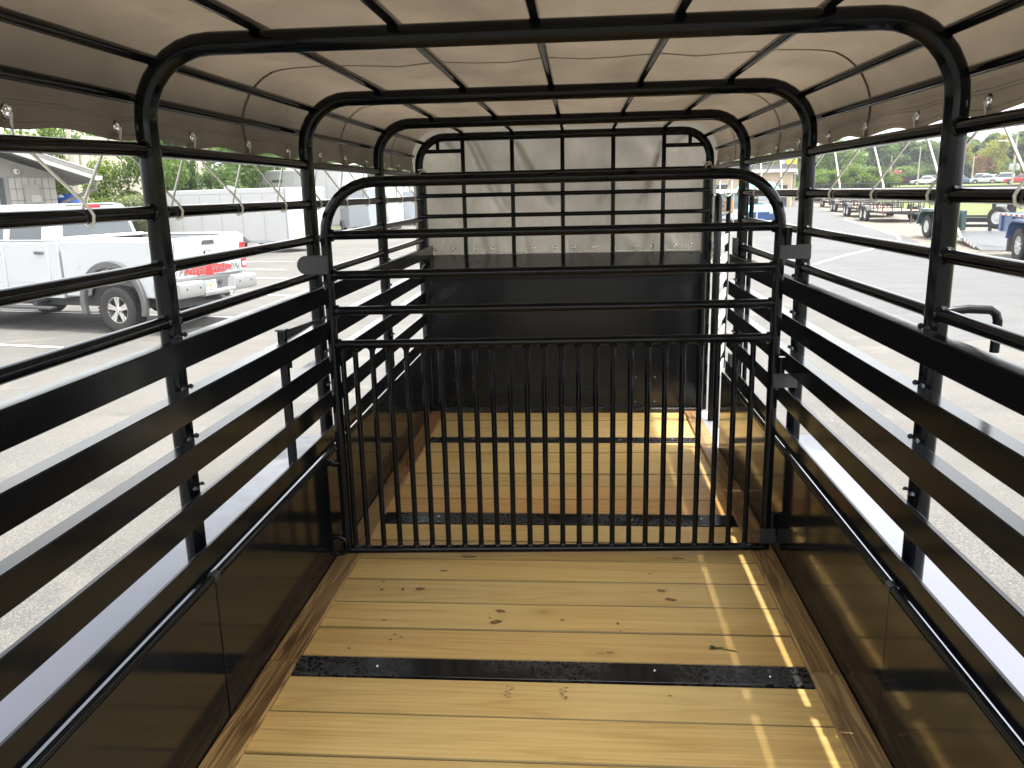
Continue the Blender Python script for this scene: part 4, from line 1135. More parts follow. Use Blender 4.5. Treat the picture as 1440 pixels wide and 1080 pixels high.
# ------------------------------------------------------------------ enclosed cargo trailers
def enclosed(label, L, W_, H, loc, deg, mat='white_sheet', group='white cargo trailers parked across the lot', nose=.7, axles=2, roofrail=False, stripe=None):
    t = thing('enclosed_trailer', label, 'trailer', group=group)
    zb = .42
    b = MB(); b.prism([(-L / 2, -W_ / 2), (L / 2, -W_ / 2), (L / 2 + nose, 0.0), (L / 2, W_ / 2), (-L / 2, W_ / 2)], 'z', zb, H)
    b.build('body', M[mat], t, bevel=.05, seg=3)
    b = MB(); b.prism([(-L / 2 - .01, -W_ / 2 - .012), (L / 2, -W_ / 2 - .012), (L / 2 + nose + .012, 0), (L / 2, W_ / 2 + .012), (-L / 2 - .01, W_ / 2 + .012)], 'z', H - .20, H + .012); b.build('roof_cap', M['fascia'], t, bevel=.03)
    n = int(L / 1.2)
    sm = None
    for sy in (-1, 1):
        for k in range(1, n):
            x = -L / 2 + L * k / n
            if sm is None:
                b = MB(); b.span((x - .012, sy * W_ / 2 - .004, zb + .02), (x + .012, sy * W_ / 2 + .006, H - .21)); sm = b.build('panel_seam', M['grey_sheet'], t, origin=(x, sy * W_ / 2, 1))
            else: twin(sm, t, (x, sy * W_ / 2, 1))
        b = MB(); b.span((-L / 2, sy * W_ / 2 - .004, zb - .05), (L / 2, sy * W_ / 2 + .014, zb + .07)); b.build('lower_trim', M['galv'], t)
        for k in range(axles):
            x = -.6 + (k - (axles - 1) / 2) * .95
            wheel(t, (x, sy * (W_ / 2 - .02), .34), .34, .21, sy, 'white', 8, tread=False)
        w0 = .55 + (axles - 1) * .475
        n2 = 10
        arc = [(-.6 + w0 * math.cos(PI * k / n2) * 1.0, .36 + .42 * math.sin(PI * k / n2)) for k in range(n2 + 1)]
        inn = [(-.6 + (w0 - .07) * math.cos(PI * k / n2), .36 + .37 * math.sin(PI * k / n2)) for k in range(n2 + 1)]
        b = MB(); b.prism(arc + inn[::-1], 'y', sy * (W_ / 2 - .01), sy * (W_ / 2 + .14)); b.build('fender', M['mid'], t)
        b = MB(); b.span((-L / 2 - .02, sy * W_ / 2 - .05, zb), (-L / 2 + .05, sy * W_ / 2 + .016, H)); b.build('corner_trim', M['grey_sheet'], t)
        b = MB(); b.span((-L / 2 - .03, sy * (W_ / 2 - .25), zb + .04), (-L / 2 - .012, sy * (W_ / 2 - .10), zb + .10)); b.build('tail_lamp', M['red_lens'], t)
    b = MB(); b.span((-L / 2 - .018, -W_ / 2 + .09, zb + .12), (-L / 2, W_ / 2 - .09, H - .22)); d = b.build('rear_door', M[mat], t, bevel=.006)
    for y in (-.35, .35):
        b = MB(); b.cyl((-L / 2 - .04, y, zb + .1), (-L / 2 - .04, y, H - .25), .014, 8); b.build('lock_bar', M['chrome'], d)
    b = MB(); b.span((-L / 2 - .05, -.13, zb + .5), (-L / 2 - .02, .13, zb + .62)); b.build('door_handle', M['dark'], d)
    b = MB(); b.bar((L / 2, -W_ / 2 + .2, .36), (L / 2 + 1.3, 0, .36), .06, .1); b.bar((L / 2, W_ / 2 - .2, .36), (L / 2 + 1.3, 0, .36), .06, .1); b.span((L / 2 + 1.2, -.05, .32), (L / 2 + 1.5, .05, .42)); b.build('tongue', M['blackmet'], t)
    b = MB(); b.cyl((L / 2 + 1.05, 0, .0), (L / 2 + 1.05, 0, .85), .035, 10); b.lathe([(0, 0), (.10, 0), (.10, .02), (0, .02)], (L / 2 + 1.05, 0, 0), (0, 0, 1), 12); b.build('jack', M['chrome'], t)
    b = MB(); b.hull8([(.3, -.2, H + .01), (.8, -.2, H + .01), (.8, .2, H + .01), (.3, .2, H + .01)], [(.4, -.18, H + .06), (.78, -.18, H + .17), (.78, .18, H + .17), (.4, .18, H + .06)]); b.build('roof_vent', M['signwhite'], t, bevel=.01)
    if roofrail:
        b = MB()
        for sy in (-1, 1):
            b.cyl((-L / 2 + .3, sy * (W_ / 2 - .2), H + .28), (L / 2 - .5, sy * (W_ / 2 - .2), H + .28), .022, 8)
            for k in range(9):
                x = -L / 2 + .3 + (L - .8) * k / 8
                b.cyl((x, sy * (W_ / 2 - .2), H), (x, sy * (W_ / 2 - .2), H + .28), .018, 6)
        for k in range(9):
            x = -L / 2 + .3 + (L - .8) * k / 8
            b.cyl((x, -W_ / 2 + .2, H + .28), (x, W_ / 2 - .2, H + .28), .018, 6)
        b.build('roof_rack', M['signwhite'], t)
        for sy in (-1, 1):
            b = MB(); b.span((.2, sy * W_ / 2 - .01, H - .75), (1.1, sy * W_ / 2 + .02, H - .58)); b.build('side_vent', M['mid'], t, bevel=.01)
    t.location = loc; t.rotation_euler = (0, 0, math.radians(deg))
    return t
hd = Vector((-.876, .483, 0)); aw = Vector((.483, .876, 0))
c1 = Vector((-14.3, 34.7, -.5)) + hd * 1.2 + aw * 1.08
enclosed('long white cargo trailer parked broadside right behind the pickup', 8.3, 2.15, 2.62, c1, math.degrees(math.atan2(hd.y, hd.x)))
rv = at(446, 60) 
enclosed('tall white trailer with a roof rack, behind the long broadside trailer', 9.5, 2.5, 3.95, (-18.5, 55.0, -.5), 158, roofrail=True)
enclosed('pale grey cargo trailer, pointed nose facing the lot, next to the tall white one', 5.0, 2.2, 2.75, at(490, 50) + Vector((0, 2.5, 0)), -68, 'grey_sheet', nose=.5)
enclosed('white cargo trailer nose-on to the lot, between two grey ones', 5.0, 2.2, 2.9, at(524, 56) + Vector((0, 2.5, 0)), -72)
enclosed('short grey-white cargo trailer nose-on to the lot, farthest of the row by the front hoop', 5.0, 2.3, 2.6, at(562, 62) + Vector((0, 2.5, 0)), -75, 'grey_sheet', nose=.35)
enclosed('white cargo trailer standing broadside behind the nose-on trailers', 9.0, 2.4, 3.2, at(545, 78), 172)

# ------------------------------------------------------------------ open utility trailers beside the drive
def utility():
    t = thing('utility_trailer', '', 'trailer')
    W_, L = 2.5, 5.8
    for k in range(8):
        b = MB(); x0 = -W_ / 2 + W_ * k / 8; b.span((x0 + .006, -3.2, .62), (x0 + W_ / 8 - .006, 2.6, .66))
        if k == 0: dk = b.build('deck_plank', M['deckwood'], t, origin=(x0 + W_ / 16, -.3, .64))
        else: twin(dk, t, (x0 + W_ / 16, -.3, .64))
    b = MB()
    for x in (-W_ / 2 - .03, W_ / 2 + .03): b.span((x - .035, -3.24, .52), (x + .035, 2.64, .66))
    for y in (-3.24, 2.64): b.span((-W_ / 2 - .06, y - .035, .52), (W_ / 2 + .06, y + .035, .655))
    b.build('frame', M['blackmet'], t)
    post = None
    for (x, y) in [(-W_ / 2 - .03, -3.2 + k * .97) for k in range(7)] + [(W_ / 2 + .03, -3.2 + k * .97) for k in range(7)] + [(-W_ / 2 + k * .5, -3.22) for k in range(1, 5)]:
        if post is None:
            b = MB(); b.span((x - .022, y - .022, .66), (x + .022, y + .022, 1.14)); post = b.build('rail_post', M['blackmet'], t, origin=(x, y, .9))
        else: twin(post, t, (x, y, .9))
    b = MB()
    b.cyl((-W_ / 2 - .03, -3.22, 1.15), (W_ / 2 + .03, -3.22, 1.15), .03, 8); b.build('top_rail', M['blackmet'], t)
    for x in (-W_ / 2 - .03, W_ / 2 + .03):
        b = MB(); b.cyl((x, -3.22, 1.15), (x, 2.64, 1.15), .03, 8); b.build('top_rail', M['blackmet'], t)
    # upright ramp gate at the far end
    b = MB()
    for z in (.70, 1.40, 2.25): b.cyl((-W_ / 2, 2.68, z), (W_ / 2, 2.68, z), .03, 8)
    for k in range(13): x = -W_ / 2 + W_ * k / 12; b.cyl((x, 2.68, .68), (x, 2.68, 2.25), .02, 6)
    b.build('ramp_gate', M['blackmet'], t)
    for sx in (-1, 1):
        for y in (-.48, .48):
            wheel_x(t, (sx * (W_ / 2 + .20), y, .42), .42, .24, sx)
        b = MB(); b.prism([(-1.05, .66), (-.95, .90), (-.6, .96), (.6, .96), (.95, .90), (1.05, .66), (1.0, .66), (.92, .86), (.6, .92), (-.6, .92), (-.92, .86), (-1.0, .66)], 'x', sx * (W_ / 2 + .07), sx * (W_ / 2 + .36)); b.build('fender', M['mid'], t)
        b = MB(); b.span((sx * (W_ / 2 + .02) - .05, -3.30, .54), (sx * (W_ / 2 + .02) + .05, -3.27, .62)); b.build('marker_lamp', M['red_lens'], t)
    b = MB(); b.bar((-.9, -3.2, .55), (0, -4.6, .52), .06, .10); b.bar((.9, -3.2, .55), (0, -4.6, .52), .06, .10); b.span((-.05, -4.8, .48), (.05, -4.5, .58)); b.build('tongue', M['blackmet'], t)
    b = MB(); b.cyl((.0, -4.25, 0), (0, -4.25, 1.0), .035, 8); b.build('jack', M['mid'], t)
    return t
def wheel_x(parent, c, r, w, side, rimmat='alloy'):
    x, y, z = c
    b = MB(); b.lathe([(r * .55, -w * .42), (r * .85, -w * .5), (r, -w * .35), (r, w * .35), (r * .85, w * .5), (r * .55, w * .42)], c, (1, 0, 0), 26)
    wh = b.build('wheel', M['rubber'], parent, smooth=50)
    f = side * w * .36
    b = MB(); b.lathe([(0, f + side * .02), (r * .14, f + side * .02), (r * .18, f - side * .01), (r * .42, f - side * .03), (r * .5, f), (r * .56, f + side * .01)], c, (1, 0, 0), 20)
    for k in range(8):
        t = 2 * PI * k / 8; b.box((x + f - side * .012, y + r * .34 * math.cos(t), z + r * .34 * math.sin(t)), (.02, r * .10, r * .10), Matrix.Rotation(t, 3, 'X'))
    b.build('rim', M[rimmat], wh)
    return wh
ut = utility()
uspots = [(17.9, 52.9, 'nearest of the black railed utility trailers beside the drive, with brown plank deck'),
          (19.35, 60.9, 'second black railed utility trailer from the near end of the row beside the drive'),
          (21.8, 72.3, 'third black railed utility trailer along the row beside the drive'),
          (25.3, 88.0, 'fourth black railed utility trailer along the row beside the drive'),
          (30.4, 111.0, 'farthest black railed utility trailer at the end of the row beside the drive')]
for i, (x, y, lab) in enumerate(uspots):
    o = ut if i == 0 else copy_tree(ut)
    o['label'] = lab; o['group'] = 'black utility trailers in a row by the drive'
    o.location = (x + 1.45, y + .48, -.5); o.rotation_euler = (0, 0, math.radians((-4, -6, -3, -7, -5)[i]))

# dump trailers with white wheels near the lawn
def tape(parent, a, e, h, n):
    """red and white reflective tape in blocks"""
    a = Vector(a); e = Vector(e)
    for k in range(n):
        p = a.lerp(e, k / n); q = a.lerp(e, (k + 1) / n)
        b = MB(); b.bar(p, q, .012, h); b.build('tape_block', M['red_lens'] if k % 2 else M['signwhite'], parent, smooth=0)
def dump(label, mat, spare):
    t = thing('dump_trailer', label, 'trailer')
    b = MB(); b.prism([(-3.3, .72), (1.7, .72), (1.9, .95), (1.9, 1.22), (-3.3, 1.22)], 'y', -.95, .95)
    b.build('body', M[mat], t, bevel=.02)
    b = MB(); b.span((-3.32, -1.0, 1.20), (1.92, 1.0, 1.29)); b.build('top_rim', M[mat], t, bevel=.015)
    for sy in (-1, 1):
        for k in range(6):
            b = MB(); b.span((-3.0 + k * .9, sy * .95, .74), (-2.92 + k * .9, sy * 1.0, 1.21)); b.build('side_rib', M[mat], t)
        b = MB(); b.prism([(-1.35, .62), (-1.25, 1.02), (-1.0, 1.16), (1.0, 1.16), (1.25, 1.02), (1.42, .62), (1.36, .62), (1.18, .98), (.95, 1.10), (-.95, 1.10), (-1.18, .98), (-1.29, .62)], 'y', sy * .95, sy * 1.36); fd = b.build('fender', M[mat], t, smooth=25)
        b = MB(); b.prism([(1.42, .55), (1.25, 1.02), (1.18, .98), (1.34, .55)], 'y', sy * .97, sy * 1.36); b.build('fender_front', M[mat], fd, smooth=0)
        for x in (-.52, .52): wheel(t, (x, sy * 1.17, .46), .46, .27, sy, 'signwhite', 8, tread=True)
        b = MB(); b.span((1.36, sy * .98, 1.0), (1.46, sy * 1.4, 1.05)); b.build('marker_lamp', M['white_lens'], t)
    tape(t, (1.9, -1.0, 1.14), (1.9, 1.0, 1.14), .07, 12)
    tape(t, (-3.3, 1.005, 1.245), (1.9, 1.005, 1.245), .06, 24)
    tape(t, (-3.3, -1.005, 1.245), (1.9, -1.005, 1.245), .06, 24)
    b = MB(); b.bar((1.6, -.5, .62), (3.3, 0, .58), .08, .14); b.bar((1.6, .5, .62), (3.3, 0, .58), .08, .14); b.span((3.2, -.06, .52), (3.6, .06, .64)); b.span((-3.2, -.45, .58), (1.7, .45, .72)); b.build('chassis', M['blackmet'], t)
    b = MB(); b.cyl((2.9, .12, .05), (2.9, .12, 1.1), .045, 10); b.build('jack', M['blackmet'], t)
    b = MB(); b.span((2.0, -.35, .72), (2.55, .35, 1.15)); b.build('pump_box', M['blackmet'], t, bevel=.02)
    if spare:
        b = MB(); b.span((2.05, -.98, .70), (2.12, -.40, 1.5)); b.build('spare_bracket', M['blackmet'], t)
    return t
d1 = dump('blue dump trailer with white wheels standing on the gravel by the lawn', 'navy', True)
d1.location = (13.72, 23.75, -.5); d1.rotation_euler = (0, 0, math.radians(-98))
# spare wheels leaning on a stand by the blue trailer
def spare(px, dist, z, lab):
    p = at(px, dist)
    t = thing('spare_wheel', lab, 'wheel', group='spare wheels on the stand')
    wheel_x(t, (0, 0, .36), .36, .22, -1, 'signwhite')
    t.location = (p.x, p.y, z); t.rotation_euler = (0, 0, math.radians(28))
spare(1411, 31.2, .22, 'lower white-rimmed spare wheel on the black stand by the blue dump trailer')
spare(1416, 32.4, .58, 'upper white-rimmed spare wheel on the black stand by the blue dump trailer')
p = at(1418, 31.6)
t = thing('wheel_stand', 'black steel stand carrying spare wheels behind the blue dump trailer', 'stand', p)
b = MB(); b.span((p.x + .1, p.y - .3, p.z), (p.x + .22, p.y - .18, p.z + 1.65)); b.build('post', M['blackmet'], t)
b = MB(); b.span((p.x + .1, p.y - .3, p.z + 1.45), (p.x + 2.4, p.y - .18, p.z + 1.6)); b.span((p.x + .1, p.y - .3, p.z + .75), (p.x + 2.4, p.y - .18, p.z + .9)); b.build('beam', M['blackmet'], t)
b = MB(); b.span((p.x + 2.3, p.y - .3, p.z), (p.x + 2.4, p.y - .18, p.z + 1.5)); b.build('post', M['blackmet'], t)

# tilt trailer with a grey steel deck lowered to the gravel
t = thing('tilt_trailer', 'flat grey steel tilt deck lowered onto the gravel with a black frame behind it', 'trailer', (14.6, 31.6, -.5))
A, B_, C_, D_ = Vector((13.55, 29.1, -.40)), Vector((15.9, 28.4, -.40)), Vector((17.2, 33.2, -.12)), Vector((14.75, 33.9, -.12))
dz = Vector((0, 0, -.09))
b = MB(); b.hull8([A + dz, B_ + dz, C_ + dz, D_ + dz], [A, B_, C_, D_]); b.build('deck', M['deckgrey'], t, bevel=.01, smooth=0)
b = MB(); lip = Vector((-.1, -.55, -.09)); b.hull8([A + lip + dz * .1, B_ + lip + dz * .1, B_ + dz, A + dz], [A + lip, B_ + lip, B_, A]); b.build('deck_lip', M['deckgrey'], t, smooth=0)
tape(t, A.lerp(D_, .02) + Vector((-.03, 0, -.03)), A.lerp(D_, .42) + Vector((-.03, 0, -.03)), .08, 7)
def fr(a, e, w, nm='frame_bar', mt='blackmet'):
    b = MB(); b.bar(a, e, w, w * 1.4); b.build(nm, M[mt], t)
L0 = D_ + Vector((.1, -.1, 0)); R0 = C_ + Vector((-.1, -.1, 0))
L1 = L0 + Vector((-.05, .1, .42)); R1 = R0 + Vector((-.3, .1, .40))
for (a, e, w) in ((L0, L1, .09), (R0, R1, .09), (L1, R1, .13), (L0.lerp(L1, .45), R0.lerp(R1, .45), .08), (L0.lerp(R0, .5), L0.lerp(R0, .5) + Vector((.05, 0, .25)), .08), (L1.lerp(R1, .02) + Vector((0, 0, .14)), R1 + Vector((0, 0, .14)), .05)):
    fr(a, e, w)
fr(R1, R0 + Vector((.45, -.3, 0)), .12)
fr(A.lerp(D_, .45) + Vector((-.1, 0, 0)), A.lerp(D_, .62) + Vector((-.2, 0, .42)), .07, 'white_strut', 'signwhite')
tape(t, R0 + Vector((.5, -.3, .18)), R0 + Vector((1.5, -.75, .10)), .10, 5)

b = MB(); b.prism([(34.0, .05), (34.2, .55), (34.5, .68), (36.1, .68), (36.4, .55), (36.6, .05), (36.5, .05), (36.3, .48), (36.0, .58), (34.6, .58), (34.3, .48), (34.1, .05)], 'x', 14.45, 15.15); fe = b.build('fender', M['dkgreen'], t, smooth=25)
b = MB(); b.span((14.98, 33.6, -.1), (15.16, 37.6, .66)); b.build('side_beam', M['dkgreen'], t, bevel=.02)
tape(t, (14.47, 33.98, .62), (15.15, 33.98, .62), .06, 5)
for y in (34.95, 35.95): wheel_x(t, (14.72, y, -.04), .46, .27, -1, 'signwhite')
# chain-link fence on the lawn edge
t = thing('chain_link_fence', 'low grey chain-link fence along the lawn behind the tilt deck', 'fence', (21, 45, -.5), 'fence')
del t['group']
fa, fb = Vector((19.2, 47.5, -.5)), Vector((32.0, 38.0, -.5))
n = 11
for k in range(n):
    q = fa.lerp(fb, k / (n - 1)); b = MB(); b.cyl(q, q + Vector((0, 0, 1.15)), .022, 8); b.build('fence_post', M['galv'], t)
b = MB(); b.cyl(fa + Vector((0, 0, 1.13)), fb + Vector((0, 0, 1.13)), .016, 6); b.build('fence_rail', M['galv'], t)
b = MB(); L = (fb - fa).length; dirv = (fb - fa).normalized(); k = -1.1
while k < L:
    a0 = max(k, 0); 
    b.cyl(fa + dirv * max(0, k) + Vector((0, 0, .03 + max(0, -k))), fa + dirv * min(L, k + 1.08) + Vector((0, 0, .03 + min(1.08, L - k))), .0022, 3)
    b.cyl(fa + dirv * max(0, k) + Vector((0, 0, 1.11 - max(0, -k))), fa + dirv * min(L, k + 1.08) + Vector((0, 0, 1.11 - min(1.08, L - k))), .0022, 3)
    k += .16
kind(b.build('fence_mesh', M['galv'], t, smooth=0), 'stuff')

# ------------------------------------------------------------------ golf cart, blue tipping trailer, canopy by the tan building
def cart():
    p = at(1023, 50)
    t = thing('golf_cart', 'white golf cart with a flat canopy seen through the side door of the trailer', 'golf cart')
    b = MB(); b.span((-1.15, -.70, 1.98), (1.2, .70, 2.10)); b.prism([(-1.0, 2.10), (1.05, 2.10), (.85, 2.19), (-.8, 2.19)], 'y', -.55, .55); b.build('canopy', M['signwhite'], t, bevel=.05, seg=3)
    for sx in (-1, 1):
        for sy in (-1, 1):
            b = MB(); b.bar((sx * .95, sy * .6, .75), (sx * 1.0, sy * .6, 2.0), .05, .05); b.build('canopy_strut', M['fascia'], t)
    b = MB(); b.prism([(-1.2, .38), (1.25, .38), (1.3, .62), (1.05, .95), (.72, .98), (.62, .52), (-.3, .52), (-.35, .80), (-1.2, .80)], 'y', -.62, .62); b.build('body', M['white'], t, bevel=.04)
    b = MB(); b.span((-.75, -.58, .80), (-.2, .58, .95)); b.build('seat', M['tan'], t, bevel=.04)
    b = MB(); b.hull8([(-.85, -.58, .95), (-.72, -.58, .95), (-.72, .58, .95), (-.85, .58, .95)], [(-.95, -.56, 1.45), (-.82, -.56, 1.45), (-.82, .56, 1.45), (-.95, .56, 1.45)]); b.build('backrest', M['tan'], t, bevel=.03)
    b = MB(); b.tube([(.42 + .05 * math.cos(a), -.28 + .18 * math.cos(a), 1.2 + .18 * math.sin(a)) for a in [2 * PI * k / 14 for k in range(14)]], .018, 6, closed=True); b.bar((.42, -.28, 1.2), (.72, -.28, .9), .04, .04); b.build('steering_wheel', M['dark'], t)
    b = MB(); b.hull8([(.95, -.6, .95), (.98, -.6, .95), (.98, .6, .95), (.95, .6, .95)], [(1.0, -.6, 1.95), (1.02, -.6, 1.95), (1.02, .6, 1.95), (1.0, .6, 1.95)]); b.build('windscreen', M['office_glass'], t)
    for sx in (-.78, .85):
        for sy in (-1, 1): wheel(t, (sx, sy * .52, .27), .27, .2, sy, 'signwhite', 8, tread=False)
    b = MB(); b.span((-1.06, -.60, .86), (-1.0, .60, 1.62)); bp = b.build('rear_panel', M['orange_tan'], t, bevel=.02)
    b = MB(); b.lathe([(.20, .0), (.20, .02), (.28, .02), (.28, .0)], (-1.06, 0, 1.24), (-1, 0, 0), 22); b.lathe([(0, .015), (.11, .015), (.12, 0)], (-1.06, 0, 1.24), (-1, 0, 0), 16); b.build('round_emblem', M['mid'], bp)
    b = MB(); b.span((-1.5, -.6, .42), (-1.15, .6, .50)); b.build('rear_step', M['dark'], t, bevel=.01)
    t.location = p; t.rotation_euler = (0, 0, math.radians(70)); t.scale = (.92, .92, .96)
cart()
def tipper():
    p = at(1066, 53)
    t = thing('utility_trailer', 'blue trailer with a turquoise load bed facing the lot, right of the golf cart', 'trailer')
    b = MB(); b.span((-1.15, -1.8, .30), (1.15, 1.8, .76)); b.build('bed', M['blue'], t, bevel=.03)
    b = MB(); b.hull8([(-1.12, -1.83, .765), (1.12, -1.83, .765), (1.12, 1.8, .765), (-1.12, 1.8, .765)], [(-1.05, -1.6, .95), (1.05, -1.6, .95), (1.05, 1.8, 1.12), (-1.05, 1.8, 1.12)]); b.build('load_cover', M['turq'], t, bevel=.03)
    b = MB(); b.span((-.35, 1.70, 1.10), (.3, 1.79, 1.2)); b.build('vent_strip', M['dark'], t)
    for sx in (-1, 1):
        b = MB(); b.span((sx * 1.2, -1.0, .45), (sx * 1.62, -.92, 1.10) if sx > 0 else (sx * 1.5, -.92, .8)); b.build('mud_board', M['blue'], t, bevel=.02)
        b = MB(); b.span((sx * 1.17, -.95, .60), (sx * 1.6, .95, .70)); b.build('fender', M['blue'], t, bevel=.02)
        wheel_x(t, (sx * 1.40, .4, .40), .40, .28, sx, 'signwhite'); wheel_x(t, (sx * 1.40, -.45, .40), .40, .28, sx, 'signwhite')
    b = MB(); b.span((.80, -1.95, .66), (1.0, -1.88, .95)); b.lathe([(0, 0), (.10, 0), (.10, .1), (0, .1)], (.90, -1.95, .82), (0, -1, 0), 16); b.build('winch', M['signwhite'], t)
    b = MB(); b.bar((-.7, -1.8, .42), (0, -3.3, .42), .08, .12); b.bar((.7, -1.8, .42), (0, -3.3, .42), .08, .12); b.build('tongue', M['blue'], t)
    b = MB(); b.cyl((-.1, -3.0, 0), (-.1, -3.0, 1.05), .06, 10); b.cyl((.14, -3.1, .02), (.14, -3.1, .9), .05, 10); b.span((-.18, -3.1, .95), (.02, -2.9, 1.12)); b.build('jack', M['galv'], t)
    t.location = p; t.rotation_euler = (0, 0, math.radians(-14))
tipper()
p = at(1066, 76)
t = thing('canopy', 'turquoise shade canopy on thin poles in front of the tan building', 'canopy', p)
b = MB(); b.hull8([(p.x - 1.6, p.y - 1.5, 1.55), (p.x + 1.6, p.y - 1.5, 1.55), (p.x + 1.6, p.y + 1.5, 1.55), (p.x - 1.6, p.y + 1.5, 1.55)], [(p.x - 1.2, p.y - .3, 2.1), (p.x + 1.2, p.y - .3, 2.1), (p.x + 1.2, p.y + .3, 2.1), (p.x - 1.2, p.y + .3, 2.1)]); b.build('canopy_top', M['turq'], t, smooth=0)
for dx in (-1.5, 1.5):
    for dy in (-1.3, 1.3):
        b = MB(); b.cyl((p.x + dx, p.y + dy, -.5), (p.x + dx, p.y + dy, 1.6), .05, 8); b.build('pole', M['fascia'], t)
for i, (dx, dy, h, mt, lab) in enumerate(((-1.2, .2, 1.5, 'red', 'red crate stack under the turquoise canopy'), (-.4, .4, 1.2, 'dark', 'dark crate stack in the middle under the turquoise canopy'), (.5, .1, 1.6, 'galv', 'grey crate stack under the turquoise canopy'), (1.3, .5, 1.3, 'tan', 'tan crate stack at the right end under the turquoise canopy'))):
    t = thing('crate_stack', lab, 'crates', (p.x + dx, p.y + dy, -.5), 'crates under the canopy')
    for k in range(3):
        z0 = -.5 + h * k / 3; b = MB(); b.span((p.x + dx - .45, p.y + dy - .35, z0 + .01), (p.x + dx + .45, p.y + dy + .35, z0 + h / 3)); b.build('crate', M[mt], t, bevel=.03)

# ------------------------------------------------------------------ buildings
p = at(1046, 96)
t = thing('tan_building', 'low tan shop building with a white roof edge and dark windows beyond the golf cart', 'building', p)
def lx(dx, dy, z): return (p.x + dx * .97 + dy * .25, p.y - dx * .25 + dy * .97, z)
def lbox(dx0, dx1, dy0, dy1, z0, z1):
    b = MB(); b.hull8([lx(dx0, dy0, z0), lx(dx1, dy0, z0), lx(dx1, dy1, z0), lx(dx0, dy1, z0)], [lx(dx0, dy0, z1), lx(dx1, dy0, z1), lx(dx1, dy1, z1), lx(dx0, dy1, z1)]); return b
lbox(-9, 5.0, 0, 12, -.5, 3.15).build('wall', M['tan'], t, smooth=0)
lbox(-9.4, 5.4, -.6, 12.4, 3.15, 3.5).build('roof_edge', M['fascia'], t, smooth=0)
lbox(-9.4, 5.4, -.4, 12.2, 3.5, 4.0).build('roof', M['roofing'], t, smooth=0)
for k in range(5):
    w = lbox(-8.2 + k * 2.6, -6.9 + k * 2.6, -.05, .05, .3, 2.0).build('window', M['glass'], t, smooth=0)
    lbox(-8.3 + k * 2.6, -6.8 + k * 2.6, -.07, -.02, 2.0, 2.12).build('window_frame', M['fascia'], w, smooth=0)
lbox(3.6, 4.6, -.05, .05, -.5, 1.8).build('door', M['dark'], t, smooth=0)
# roadside sign: yellow board above a white letter board
p = at(1108, 100)
t = thing('roadside_sign', 'roadside pylon sign with a yellow and grey board over a white letter board', 'sign', p)
sd = Vector((.965, -.262, 0)); sn = Vector((-.262, -.965, 0))
def sgn(u0, u1, z0, z1, off, nm, mt, par):
    q = [p + sd * u0 + sn * off, p + sd * u1 + sn * off, p + sd * u1 + sn * (off - .12), p + sd * u0 + sn * (off - .12)]
    b = MB(); b.hull8([(v.x, v.y, z0) for v in q], [(v.x, v.y, z1) for v in q]); return b.build(nm, M[mt], par, smooth=0)
for u in (-.75, .75): 
    sgn(u - .12, u + .12, -.5, 3.0, -.05, 'post', 'pole', t)
bd = sgn(-1.05, .95, 3.62, 4.85, 0, 'board', 'signgrey', t)
sgn(-.25, .90, 3.66, 4.8, .03, 'yellow_panel', 'signyellow', bd)
sgn(-.55, -.25, 3.66, 3.85, .03, 'yellow_panel', 'signyellow', bd)
c = p + sd * -.62 + sn * .06
b = MB(); b.lathe([(0, .03), (.24, .03), (.27, 0)], (c.x, c.y, 4.32), sn, 18); b.build('round_emblem', M['signwhite'], bd)
b = MB(); b.bar(Vector((c.x, c.y, 4.12)) - sd * .13 + sn * .035, Vector((c.x, c.y, 4.5)) + sd * .13 + sn * .035, .05, .06); b.build('emblem_stroke', M['signgrey'], bd)
for k, (u0, u1, z) in enumerate(((.1, .8, 4.28), (-.1, .8, 4.50), (.28, .34, 4.0))): sgn(u0, u1, z, z + .05 if k < 2 else 4.26, .045, 'board_stroke', 'wall_grey', bd)
wbd = sgn(-1.15, 1.05, 2.95, 3.55, .02, 'letter_board', 'signwhite', t)
for z in (3.14, 3.31):
    for k in range(11): sgn(-.75 + k * .135, -.75 + k * .135 + .095, z, z + .11, .035, 'letter', 'wall_grey', wbd)

# office building on the left with a gable overhang
O = Vector((-16.25, 25.3, -.5)); gx = Vector((.80, .60, 0)).normalized()
gx = Vector((.81, .586, 0)).normalized(); gy = Vector((-gx.y, gx.x, 0))         # along the gable wall, and into the building
t = thing('office_building', 'grey office with a tiled corner wall, deep gable overhang and white fascia, behind the pickup', 'building', O)
def ob(u0, u1, v0, v1, z0, z1):
    q = [O + gx * u0 + gy * v0, O + gx * u1 + gy * v0, O + gx * u1 + gy * v1, O + gx * u0 + gy * v1]
    b = MB(); b.hull8([(a.x, a.y, z0) for a in q], [(a.x, a.y, z1) for a in q]); return b
EZ = 2.42                                                     # eave height
slope = .36
ob(-9, 0, .02, 9, -.5, 2.62).build('wall', M['wall_grey'], t, smooth=0)
q = lambda u, v, z: tuple((O + gx * u + gy * v)[:2]) + (z,)
b = MB(); b.hull8([q(-9, .03, 2.6), q(0, .03, 2.6), q(0, .2, 2.6), q(-9, .2, 2.6)], [q(-9, .03, 2.62 + 9 * slope), q(-.02, .03, 2.62), q(-.02, .2, 2.62), q(-9, .2, 2.62 + 9 * slope)]); b.build('gable', M['wall_grey'], t, smooth=0)
ov, ox = 1.15, 1.08                                                     # overhang towards us and past the corner
